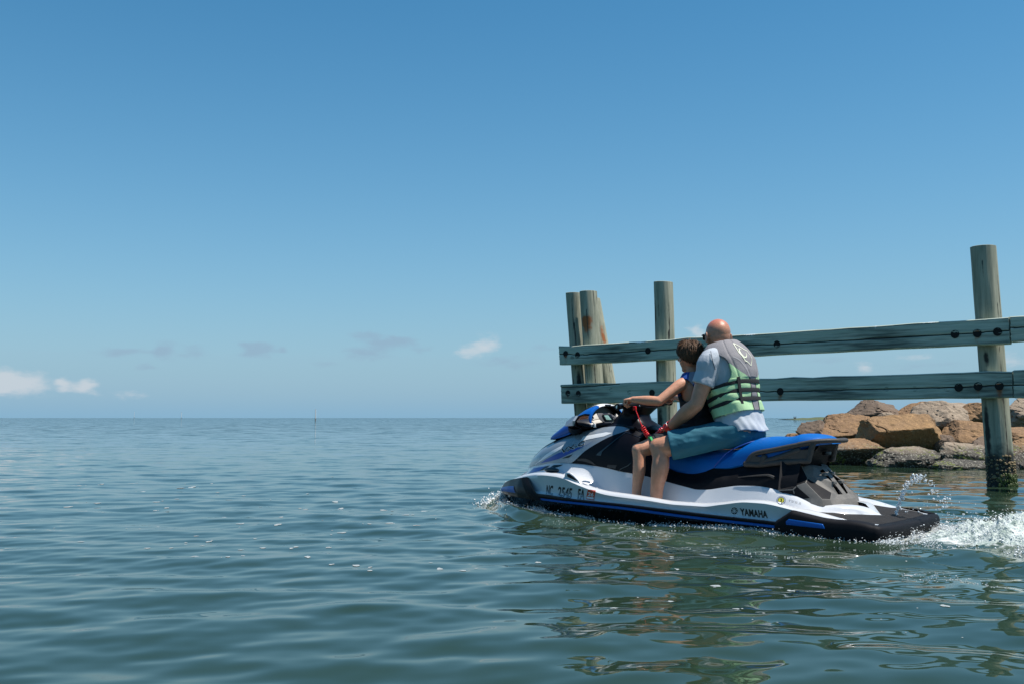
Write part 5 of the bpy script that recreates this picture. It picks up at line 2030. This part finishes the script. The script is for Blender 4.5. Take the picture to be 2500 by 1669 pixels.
    for s in (1, -1):
        H, K = np.array([1.11, s * .105, .765]), np.array([1.578, s * .385, .655])
        e = H * .13 + K * .87
        sp.append(limb([H, H * .8 + K * .2, H * .5 + K * .5, e], [.104, .103, .100, .106], rnd=False))
        sp.append(ellipsoid(H + [.01, 0, -.025], (.105, .100, .090), nu=22, nv=16))
    vf = remesh(sp, .0075, 3)
    vf = wrinkle(vf, .0055, (4.5, 8, 10), 8)
    V, Fc = vf
    V[:, 2] = np.maximum(V[:, 2], .648 - .10 * sstep(np.abs(V[:, 1]), .19, .30))
    mesh('shorts', V, Fc, ST, root, ang=180)
    # life vest
    GR = mat('vest grey fabric', (0.24, 0.225, 0.235), 0.85, var=.08, vscale=10, bump=.35, bscale=340)
    LI = mat('vest lime fabric', (0.42, 0.64, 0.35), 0.8, var=.08, vscale=10, bump=.3, bscale=340)
    BK = mat('vest webbing', (0.012, 0.012, 0.013), 0.75, bump=.4, bscale=500)

    def dback(PH):
        return np.degrees(np.abs(np.angle(np.exp(1j * (PH - math.pi / 2)))))

    def zone(PH, TT):
        d = dback(PH)
        tb = np.interp(d, [0, 8, 8.5, 20, 36, 52, 75], [-1, -1, .535, .56, .62, .715, .80])
        return np.where((TT > tb) & (d < 110), 0, np.where((d > 110) & (TT > .72), 0, 1))

    def puff(PH, TT):
        b = np.zeros_like(TT)
        for c_ in (.50, .40, .30):
            b -= .007 * np.exp(-((TT - c_) / .020) ** 2)
        b += .005 * np.sin(3.2 * PH) * (TT < .55) + .004 * np.sin(17 * TT + 5 * PH) * (TT < .5)
        d = dback(PH)
        for cc in (9.0, 38.0):
            b -= .004 * np.exp(-((d - cc - (TT - .5) * 30) / 2.2) ** 2) * (TT > .5)
        b += .0006 * np.sin(23 * PH) * np.exp(-((TT - .20) / .06) ** 2)
        b += .004 * sstep(-TT, -.30, -.16) * np.exp(-(d / 90) ** 2)
        return b
    v = vest(tor, root, [GR, LI], zone, .165, .036, .675, .195, .62, puff)
    off = .036
    tw = [lambda d, c_=c_: c_ - .016 * max(0, (40 - d)) / 60 + .004 * math.sin(d / 17) for c_ in (.503, .402, .302)]
    for f_ in tw:
        band(tor, 'strap', v, BK, -85, 265, f_, .022, off - .004, .005, 140)
    ph = np.array([math.radians(49)] * 40)
    tts = np.linspace(.245, .555, 40)
    dp = .055
    rows = [tor.pt(ph + a, tts, off + o_) for a, o_ in ((-dp, -.003), (-dp, .008), (dp, .008), (dp, -.003))]
    mesh('webbing', *grid(np.stack(rows, 1)), BK, v, ang=40)
    for dg in (81.5, 98.5):
        ph = np.full(30, math.radians(dg))
        tts = np.linspace(.17, .54, 30)
        rows = [tor.pt(ph + a, tts, off + .002 + np.array([puff(np.array([math.radians(dg)]), np.array([t_]))[0] for t_ in tts])) for a in (-.018, .018)]
        mesh('piping', *grid(np.stack(rows, 1)), BK, v)
    SEAM = mat('vest seam', (.55, .54, .55), .7)
    for pts in ([(48, .80), (62, .74), (72, .64), (80, .545)], [(132, .80), (118, .74), (108, .64), (100, .545)]):
        mesh('seam', *stroke(tor, pts, .0035, off + .004, 30), SEAM, v)
    LG = mat('vest logo print', (.80, .82, .62), .6)
    o_ = off + .004
    lg = [stroke(tor, [(66, .935), (66, .90), (67, .855)], .005, o_), stroke(tor, [(67, .855), (71, .79), (75, .735), (79, .725)], .008, o_), stroke(tor, [(66, .935), (76, .91), (85, .88), (92, .862)], .005, o_),
          stroke(tor, [(92, .862), (93, .81), (93, .76)], .005, o_), stroke(tor, [(93, .76), (90, .715), (87, .675)], .005, o_), stroke(tor, [(87, .675), (83, .70), (79, .725)], .005, o_),
          stroke(tor, [(78, .868), (74, .880), (71, .862), (70, .825), (73, .785), (78, .775), (83, .80), (86, .835)], np.concatenate([np.linspace(.003, .014, 13), np.linspace(.014, .003, 13)]), o_)]
    mesh('vest_logo', *join(*lg), LG, v)
    # red wrist band
    RD = mat('red wrist strap', (.62, .015, .012), .4, coat=.3)
    ax = unit(WL - EL)
    P = [WL - ax * .022, WL - ax * .02, WL + ax * .016, WL + ax * .018]
    wb = mesh('wrist_strap', *tube(P, [.037, .041, .041, .037], 20), RD, root, ang=40)
    mesh('strap_buckle', *box(WL + [-.012, .018, .036], (.042, .03, .014), Matrix.Rotation(math.radians(35), 3, 'Y'), .004), RD, wb)
    mesh('buckle_pin', *ellipsoid(WL + [.004, .034, .030], (.008, .006, .008)), CHROME, wb)
    return WL


MAN_WRIST = build_man()


def build_boy():
    root = person_root((1.47, 0, .68), 'young boy with short brown hair in front of the man, gripping the handlebar')
    tor = Torso((1.46, 0, .77), (1.525, 0, 1.185), [.125, .122, .122, .132, .142, .145, .135, .100, .052], [.085, .090, .090, .090, .088, .080, .068, .055, .042], [.090, .085, .085, .090, .095, .092, .080, .062, .045],
                [0, .15, .3, .5, .65, .76, .85, .94, 1.0])
    SL, EL, WL = np.array([1.535, .138, 1.118]), np.array([1.635, .300, .985]), np.array([1.835, .335, 1.000])
    SR, ER, WR = np.array([1.515, -.138, 1.118]), np.array([1.70, -.285, 1.000]), np.array([1.885, -.325, 1.030])
    parts = [tor.solid(.02, 1.0, -.002), limb([(1.52, 0, 1.15), (1.53, 0, 1.20), (1.545, 0, 1.255)], [.050, .044, .046])]
    hp, T, R = head_parts((1.550, .015, 1.318), -24, 3, .93, .85)
    parts += hp
    parts.append(limb([SL + [-.005, -.03, .0], SL + [.008, .008, -.012], SL * .5 + EL * .5, EL], [.046, .047, .040, .034]))
    parts.append(limb([EL, EL * .65 + WL * .35, WL], [.035, .036, .023]))
    parts.append(limb([SR + [-.005, .03, 0], SR * .5 + ER * .5, ER], [.046, .040, .034]))
    parts.append(limb([ER, ER * .65 + WR * .35, WR], [.035, .036, .023]))
    for s in (1, -1):
        H, K, A = np.array([1.48, s * .08, .75]), np.array([1.765, s * .375, .632]), np.array([1.768, s * .405, .29])
        parts.append(limb([H, H * .5 + K * .5, K * .92 + H * .08, K], [.078, .068, .056, .051]))
        parts.append(limb([K, K * .8 + A * .2 + [-.008, 0, 0], K * .6 + A * .4 + [-.012, 0, 0], K * .25 + A * .75, A], [.050, .046, .047, .036, .033]))
        parts.append(limb([A + [-.02, 0, -.03], A + [.05, 0, -.03], A + [.12, s * .01, -.048], A + [.16, s * .015, -.055]], [.028, .031, .026, .016], flat=.85))
        parts.append(ellipsoid(K + [.026, 0, .012], (.027, .031, .033), nu=14, nv=10))
    # hands closed round the grips
    gl, gr = np.array([1.938, .345, .948]), np.array([1.975, -.335, .984])
    for g, s in ((gl, 1), (gr, -1)):
        W_ = WL if s > 0 else WR
        d = unit(g + [.0, 0, .036] - W_)
        parts += hand(W_ + [0, 0, .002], d + [0, 0, .02], (-.15, 0, -1), (0, -s, 0), .86, (62, 78, 45), (25, 60), 1, .082)
    V, Fc = remesh(parts, .0045, 4)
    mesh('body', V, Fc, SKIN2, root, ang=180)
    for s in (1, -1):
        mesh('eye', *ellipsoid(T((.081, s * .031, -.002)), (.011,) * 3, R, 14, 10), mat('eye', (.7, .7, .68), .15), root)
    # hair: skull cap plus many short locks that fall along the scalp
    HR = mat('brown hair', (0.075, 0.036, 0.015), 0.62, spec=.3, var=.5, vscale=60, stretch=(1, 1, .4), bump=.3, bscale=200)
    nu, nv = 60, 40
    th = np.linspace(0, 1, nv)
    ph = np.linspace(0, 2 * math.pi, nu, endpoint=False)
    k = .93

    def scalp(phi, f, lift=0.0):
        # f 0 crown .. 1 hair line; phi 0 front
        front = .5 + .5 * np.cos(phi)
        side = np.abs(np.sin(phi))
        lim = np.radians(140 - 74 * front ** 1.2 - 12 * side * front)
        t = f * lim
        sn = np.where(t > math.pi / 2, np.abs(np.sin(t)) ** .45, np.sin(t))
        return np.stack([-.010 + (.106 + lift) * sn * np.cos(phi), (.088 + lift) * sn * np.sin(phi), .022 + (.100 + lift) * np.cos(t)], -1)
    F_, P_ = np.meshgrid(th, ph, indexing='ij')
    S0 = scalp(P_, F_, .004 - .007 * F_ ** 4)
    Rk = R * k
    capV = T((0, 0, 0)) + S0 @ Rk.T
    hair = [grid(capV, closev=True)]
    r = np.random.default_rng(5)
    V, Fc = [], []
    crown = np.array([-.05, .012])
    for i in range(4200):
        phi, f0 = r.uniform(0, 6.283), math.sqrt(r.uniform(0, 1))
        ln = r.uniform(.18, .42) if f0 < .75 else r.uniform(.10, .24)
        fs = np.linspace(f0 * .92, min(f0 * .92 + ln, 1.12), 5)
        sw = r.normal(0, .10) + (.22 if math.cos(phi) > .2 else 0)
        lift = r.uniform(.002, .014) * np.array([.2, .8, 1.0, .9, .55]) + (r.uniform(.004, .022) * np.array([0, .2, .6, .9, 1.1]) if r.uniform() < .16 and f0 < .6 else 0)
        pts = np.array([scalp(np.array(phi + sw * j / 4), np.array(fs[j]), 0.003 + lift[j]) for j in range(5)])
        pts = T((0, 0, 0)) + pts @ Rk.T
        t_ = pts[-1] - pts[0]
        nrm = pts[2] - T((-.01, 0, .02))
        side = unit(np.cross(t_, nrm))
        w = r.uniform(.0020, .0042) * np.array([.8, 1, .9, .6, .12])
        k0 = len(V)
        for j in range(5):
            up = unit(nrm) * w[j] * .6
            V += [pts[j] - side * w[j], pts[j] + up, pts[j] + side * w[j]]
        for j in range(4):
            for a in range(2):
                q_ = k0 + j * 3 + a
                Fc.append((q_, q_ + 1, q_ + 4, q_ + 3))
    hair.append((np.array(V), Fc))
    mesh('hair', *join(*hair), HR, root, ang=60)
    # shorts with a green striped hem
    DK = mat('dark swim shorts', (.012, .016, .020), .8, bump=.2, bscale=380)
    GS = mat('green hem stripe', (.05, .42, .12), .7)
    sp = [ellipsoid((1.465, 0, .755), (.11, .14, .095), nu=24, nv=16)]
    for s in (1, -1):
        H, K = np.array([1.475, s * .085, .752]), np.array([1.765, s * .375, .632])
        e = H * .30 + K * .70
        sp.append(limb([H, H * .6 + K * .4, e], [.092, .085, .084], rnd=False))
    V, Fc = wrinkle(remesh(sp, .007, 5), .008, (9, 13, 15), 4)
    V[:, 2] = np.maximum(V[:, 2], .655 - .1 * sstep(np.abs(V[:, 1]), .15, .25))
    sh = mesh('shorts', V, Fc, DK, root, ang=180)
    for s in (1, -1):
        H, K = np.array([1.475, s * .085, .752]), np.array([1.765, s * .375, .632])
        for j, f_ in enumerate((.675, .715, .755)):
            c = H * (1 - f_) + K * f_
            ax = unit(K - H)
            mesh('hem_stripe', *tube([c - ax * .009, c - ax * .007, c + ax * .007, c + ax * .009], [.066, .0775, .0765, .066], 24), GS if j != 1 else DK, sh)
        for j, f_ in enumerate((.695, .735)):
            c = H * (1 - f_) + K * f_
            mesh('hem_gap', *tube([c - ax * .004, c + ax * .004], .0755, 24), DK, sh)
    # life vest: charcoal with blue shoulders and a grey collar
    GR = mat('vest grey collar', (0.26, 0.27, 0.33), 0.85, bump=.3, bscale=340)
    BL = mat('vest blue fabric', (0.004, 0.06, 0.28), 0.75, bump=.3, bscale=340)
    CH = mat('vest charcoal fabric', (0.016, 0.017, 0.022), 0.85, var=.1, vscale=9, bump=.3, bscale=340)

    def zone(PH, TT):
        d = np.degrees(np.abs(np.angle(np.exp(1j * (PH - math.pi / 2)))))
        return np.where((TT > .79) & (d < 72), 0, np.where((TT > .62 - .0 * d), 1, 2))
    puff = lambda PH, TT: -.005 * np.exp(-((TT - .40) / .02) ** 2) - .005 * np.exp(-((TT - .22) / .02) ** 2) + .003 * np.sin(15 * TT + 4 * PH)
    v = vest(tor, root, [GR, BL, CH], zone, .03, .026, .70, .185, .62, puff, neck=.975)
    BK = mat('vest webbing', (0.008, 0.008, 0.009), 0.75, bump=.4, bscale=500)
    for c_ in (.40, .22):
        band(tor, 'strap', v, BK, -85, 265, lambda d, c_=c_: c_, .026, .022, .005, 120)
    mesh('seam', *stroke(tor, [(30, .80), (50, .79), (70, .775), (90, .77)], .003, .030, 24), mat('vest seam', (.3, .45, .75), .6), v)
    return root


build_boy()


def build_lanyard():
    RD = mat('red coil cord', (.70, .012, .012), .28, coat=.5)
    hook = np.array([1.872, .262, .940])
    A_ = np.array([1.812, .265, .815])
    path = spline([A_, (1.772, .268, .755), (1.735, .272, .722), (1.705, .275, .722), (1.655, .280, .755), MAN_WRIST + [.022, .036, .004]], 400)
    s = np.linspace(0, 1, 400)
    Tn, Nn, Bn = frames(path)
    ph = s * 2 * math.pi * 21
    rad = .0150 * np.minimum(1, np.minimum(s, 1 - s) * 14)
    coil = path + (np.cos(ph) * rad)[:, None] * Nn + (np.sin(ph) * rad)[:, None] * Bn
    cord = spline([hook, (1.850, .262, .895), (1.828, .264, .845), A_], 30)
    r0 = tuple(SKI_O + SM @ path[200])
    o = bpy.data.objects.new('safety_lanyard', None)
    COL.objects.link(o)
    o.matrix_world = SKI_M @ Matrix.Translation(Vector(path[200]))
    ORG[o.name] = tuple(path[200])
    tag(o, 'red coiled safety cord running from the handlebar to the man\'s wrist', 'lanyard')
    mesh('cord', *tube(cord, .0040, 8), RD, o)
    mesh('coil', *tube(coil, .0046, 7), RD, o, ang=180)
    mesh('clip', *box(hook + [-.002, .002, -.004], (.026, .018, .03), bev=.005), RD, o)


build_lanyard()


# ------------------------------------------------------------------ froth, spray, floating foam
def blobs(P, S, sub, squash=None, seed=0):
    """many small drops as one mesh"""
    V0, F0 = sub
    F0 = np.array(F0)
    n = len(P)
    r = np.random.default_rng(seed)
    sc = np.asarray(S)[:, None, None] * (1 + r.uniform(-.3, .3, (n, 1, 3)))
    if squash is not None:
        sc = sc * np.array([1, 1, squash])
    a = r.uniform(0, 6.28, n)
    R3 = np.stack([np.stack([np.cos(a), -np.sin(a), 0 * a], -1), np.stack([np.sin(a), np.cos(a), 0 * a], -1), np.stack([0 * a, 0 * a, 1 + 0 * a], -1)], 1)
    V = np.einsum('nij,kj->nki', R3, V0) * sc + np.asarray(P)[:, None]
    Fc = (F0[None] + (np.arange(n) * len(V0))[:, None, None]).reshape(-1, F0.shape[1])
    return V.reshape(-1, 3), Fc


def fast_mesh(name, V, Fc, m, smooth=True):
    me = bpy.data.meshes.new(name)
    k = Fc.shape[1]
    me.vertices.add(len(V))
    me.vertices.foreach_set('co', V.reshape(-1))
    me.loops.add(Fc.size)
    me.loops.foreach_set('vertex_index', Fc.reshape(-1).astype(np.int32))
    me.polygons.add(len(Fc))
    me.polygons.foreach_set('loop_start', np.arange(0, Fc.size, k, dtype=np.int32))
    me.polygons.foreach_set('use_smooth', np.full(len(Fc), smooth))
    me.update(calc_edges=True)
    me.materials.append(m)
    o = bpy.data.objects.new(name, me)
    COL.objects.link(o)
    return o


def lw(x, y):
    """ski plan -> world plan"""
    return SKI_O[0] + SM[0][0] * x + SM[0][1] * y, SKI_O[1] + SM[1][0] * x + SM[1][1] * y


def build_froth():
    r = np.random.default_rng(99)
    FM = mat('water froth', (0.80, 0.82, 0.82), 0.35, spec=.5)
    DM = mat('water drops', (0.85, 0.88, 0.90), 0.05, trans=.25, spec=.8)
    # churned wake behind the stern: a torn lumpy sheet of froth, then loose bubbles and drops over it
    gx, gy = np.linspace(-3.5, -.06, 430), np.linspace(-1.0, 1.0, 260)
    Xl, Yl = np.meshgrid(gx, gy, indexing='ij')
    st = -Xl
    wd = .40 + .15 * st
    pts3 = np.stack([Xl.ravel(), Yl.ravel()], -1)
    big = np.array([noise.fractal(Vector((a * 2.6, b * 4.2, 7)), 1.0, 2.0, 4) for a, b in pts3]).reshape(Xl.shape)
    fine = np.array([noise.fractal(Vector((a * 17, b * 21, 3)), .8, 2.0, 3) for a, b in pts3]).reshape(Xl.shape)
    env = np.exp(-(np.abs(Yl) / wd) ** 5) * sstep(st, .02, .3) * (1 - .25 * sstep(st, 2, 3.5))
    A_ = env * 1.0 + big * .55 + fine * .18 - .55
    Xw, Yw = lw(Xl, Yl)
    Zw = wave(Xw, Yw) + np.clip(A_, -.05, 1) * (.022 + .045 * np.abs(fine) + .03 * np.maximum(big, 0)) - .003
    Vg, Fg = grid(np.stack([Xw, Yw, Zw], -1))
    ak = A_.ravel()
    Fg = np.array([f for f in Fg if ak[list(f)].min() > .02 + .0])
    sheet = fast_mesh('wake_sheet', Vg, Fg[:, ::-1], mat('wake froth', (.66, .70, .68), .5, var=.3, vscale=16, col2=(.26, .34, .29), bump=.8, bscale=70, bdist=.02))
    tag(sheet, 'torn white sheet of froth trailing from the stern', kind='stuff')
    n = 100000
    x = -.05 - np.abs(r.exponential(1.1, n))
    x = np.maximum(x, -3.6)
    y = r.normal(0, .30 + .10 * -x, n)
    den = np.array([noise.fractal(Vector((a * 3.2, b * 4.5, 3)), 1.0, 2.0, 3) for a, b in zip(x, y)])
    keep = (den + r.normal(0, .12, n) > .02 + .10 * np.abs(y) / (.5 + .2 * -x)) & (np.abs(y) < .62 + .2 * -x)
    x, y = x[keep], y[keep]
    X, Y = lw(x, y)
    Z = wave(X, Y) + r.exponential(.007, len(x)) * (1 + 1.2 * np.exp(-(x + .6) ** 2 / .5)) - .004
    S = np.clip(r.lognormal(-6.0, .5, len(x)), .0012, .009)
    fl = (r.uniform(size=len(x)) < .018) * (x < -.1) * (x > -1.8)
    Z = Z + fl * r.exponential(.035, len(x))
    S = np.where(fl, S * .6, S)
    tag(fast_mesh('wake_foam', *blobs(np.stack([X, Y, Z], -1), S, OCTA, .75, 1), FM), 'white churned wake behind the jet ski', kind='stuff')
    # bubbling edge along the hull and the curl at the bow
    n = 26000
    x = r.uniform(-.1, 3.42, n)
    w = np.interp(x, [-.1, .5, .9, 1.3, 1.8, 2.2, 2.7, 3.2, 3.42], [.8, .7, 1.0, .7, .18, .25, .6, .9, .9])
    d = r.exponential(.028, n) * np.interp(x, [-.1, 1, 2, 3, 3.4], [1.2, 1.0, .8, 1.5, 1.8])
    clump = np.array([noise.noise(Vector((a * 6, b * 30, 1))) for a, b in zip(x, d)])
    keep = r.uniform(size=n) < w * np.clip(.55 + 1.6 * clump, .02, 1)
    x, d = x[keep], d[keep]
    sg = np.where(r.uniform(size=len(x)) < .8, 1, -1)
    y = sg * (yb(np.clip(x, 0, 3.38)) - .035 + d)
    X, Y = lw(x, y)
    Z = wave(X, Y) + r.exponential(.006, len(x)) * np.interp(x, [-.1, 2.4, 3.1, 3.4], [1, 1, 2.4, 3.2]) - .002
    S = np.clip(r.lognormal(-6.0, .5, len(x)), .0012, .008)
    tag(fast_mesh('hull_froth', *blobs(np.stack([X, Y, Z], -1), S, OCTA, .7, 2), FM), 'bubbles breaking along the waterline of the hull', kind='stuff')
    # bow spray
    n = 420
    a = r.normal(0, .9, n)
    rad = .05 + r.exponential(.032, n)
    x = 3.40 + rad * np.cos(a) * .8
    y = .06 + rad * np.sin(a) * 1.4 + .05
    X, Y = lw(x, y)
    Z = wave(X, Y) + r.exponential(.014, n)
    tag(fast_mesh('bow_spray', *blobs(np.stack([X, Y, Z], -1), np.clip(r.lognormal(-5.7, .5, n), .0015, .009), ICO0, None, 3), FM), 'small splash curling from the bow', kind='stuff')
    # telltale jet of water over the stern deck
    pts = [(2187, 1255), (2196, 1225), (2204, 1205), (2216, 1180), (2232, 1172), (2249, 1164)]
    back = [(2249, 1164), (2262, 1172), (2275, 1184), (2284, 1200), (2291, 1216), (2300, 1222), (2312, 1228), (2312, 1243)]
    P, S = [], []
    for L_, cnt, wd in ((pts, 330, 4.6), (back, 85, 9.5)):
        q = spline([(a, b, 0) for a, b in L_], 200)
        f = r.uniform(0, 1, cnt)
        if L_ is back:
            f = np.clip(np.round(f * 5) / 5 + r.normal(0, .07, cnt), 0, 1)
        else:
            f = np.clip(np.where(r.uniform(size=cnt) < .6, np.round(f * 7) / 7 + r.normal(0, .035, cnt), f), 0, 1)
        u = q[(f * 199).astype(int), 0] + r.normal(0, wd * (.35 + .9 * f), cnt)
        v = q[(f * 199).astype(int), 1] + r.normal(0, wd * (.35 + .9 * f), cnt)
        for a, b in zip(u, v):
            P.append(at(a, b, -.12 + r.normal(0, .02)))
        S.append(np.clip(r.lognormal(-5.65, .45, cnt), .0016, .008))
    for cnt, uc, vc, su, sv in ((70, 2255, 1255, 70, 26), (50, 2220, 1285, 5, 14)):
        for _ in range(cnt):
            P.append(at(uc + r.normal(0, su), vc + r.normal(0, sv) - 12, -.35 + r.normal(0, .12)))
        S.append(np.clip(r.lognormal(-5.7, .4, cnt), .0015, .007))
    P = SKI_O + np.array(P) @ SM.T
    S = np.concatenate(S)
    ok = P[:, 2] > wave(P[:, 0], P[:, 1]) - .002
    tag(fast_mesh('water_jet', *blobs(P[ok], S[ok], ICO1, None, 4), DM), 'thin spout of water arching over the rear deck', kind='stuff')
    # loose froth streaks on the near side of the wake
    n = 1700
    x = r.uniform(-2.2, 2.2, n)
    y = .78 + .30 * np.maximum(2.2 - x, 0) + r.normal(0, .13, n)
    cl = np.array([noise.fractal(Vector((a * 2.1, b * 6, 9)), 1, 2, 3) for a, b in zip(x, y)])
    k = cl > .22
    x, y = x[k], y[k]
    X, Y = lw(x, y)
    tag(fast_mesh('foam_streaks', *blobs(np.stack([X, Y, wave(X, Y) + .001], -1), r.uniform(.0012, .0042, len(x)), ICO0, .35, 6), FM), 'broken streaks of bubbles beside the wake', kind='stuff')


def build_floating_foam():
    r = np.random.default_rng(12)
    q = lambda a, b: (a * .5534, 1000 + b * .5534)
    spots = [q(*p) for p in [(865, 552), (650, 613), (1125, 568), (1060, 500), (1240, 472), (1348, 435), (1148, 422), (1010, 399), (1075, 376), (845, 338), (800, 347), (580, 323), (735, 432), (685, 441), (430, 411), (300, 423), (1505, 429), (1690, 434),
             (1790, 465), (1910, 466), (1720, 496), (1630, 504), (1838, 513), (1508, 540), (1305, 603), (1285, 608), (1160, 606), (1060, 617), (920, 580), (893, 602), (860, 650), (1005, 659), (1072, 647), (1357, 653), (1462, 684), (1572, 687), (1632, 696),
             (1632, 716), (1900, 676), (1940, 699), (2100, 699), (2040, 712), (755, 615), (820, 583), (355, 580), (1225, 510), (1450, 605), (1870, 440), (990, 470), (960, 362), (870, 340), (350, 335), (450, 325), (630, 358), (780, 392), (690, 404), (1480, 406)]]
    s2 = lambda a, b: (1200 + a * .5534, 1200 + b * .5534)
    spots += [s2(*p) for p in [(670, 184), (745, 175), (795, 280), (1080, 258), (985, 303), (1250, 342), (820, 345), (790, 469), (990, 415), (1320, 433), (1200, 245), (1965, 480), (2000, 513), (580, 310), (205, 308), (400, 281), (540, 505), (1080, 508), (1200, 530), (1440, 440), (1840, 362), (1660, 420)]]
    for _ in range(34):
        u = r.uniform(60, 1180)
        v = r.triangular(1120, 1195, 1330)
        spots.append((u, v))
    for _ in range(26):
        spots.append((r.uniform(1400, 2480), r.uniform(1330, 1560)))
    V, Fc = [], []
    for k, (u, v) in enumerate(spots):
        d = ray(u, v)
        t = -CAMH / d[2]
        c = d * t
        big = 1.0 if k < 79 else r.uniform(.2, .5)
        s = c[1] / F * r.uniform(3.5, 7.5) * big
        el = r.uniform(1.0, 1.5)
        m = 14
        a = np.linspace(0, 2 * math.pi, m, endpoint=False)
        for part in range(1 if big < 1 else r.integers(1, 3)):
            cx, cy = c[0] + (part > 0) * r.normal(0, s * 1.4), c[1] + (part > 0) * r.normal(0, s * 2)
            sc = s * (1 if part == 0 else r.uniform(.25, .5))
            rad = sc * (1 + .22 * np.sin(2 * a + r.uniform(0, 6)) + .16 * np.sin(3 * a + r.uniform(0, 6)) + .10 * np.sin(5 * a + r.uniform(0, 6)))
            X, Y = cx + rad * np.cos(a) * el, cy + rad * np.sin(a) * 1.6
            k0 = len(V)
            for X_, Y_, f in zip(X, Y, a):
                V.append((X_, Y_, float(wave(np.array([X_]), np.array([Y_]))[0]) + .0015))
            Xi, Yi = cx + (X - cx) * .6, cy + (Y - cy) * .6
            Zi = wave(Xi, Yi) + .004
            V += list(zip(Xi, Yi, Zi - .002))
            V.append((cx, cy, float(wave(np.array([cx]), np.array([cy]))[0]) + .0025))
            for i in range(m):
                j = (i + 1) % m
                Fc.append((k0 + i, k0 + j, k0 + m + j, k0 + m + i))
                Fc.append((k0 + m + i, k0 + m + j, k0 + 2 * m))
    o = mesh('floating_foam', np.array(V), Fc, mat('foam scum', (.30, .33, .33), .7, var=.25, vscale=80, bump=.5, bscale=120))
    tag(o, 'small pale patches of foam floating on the water', kind='stuff')


build_froth()
build_floating_foam()
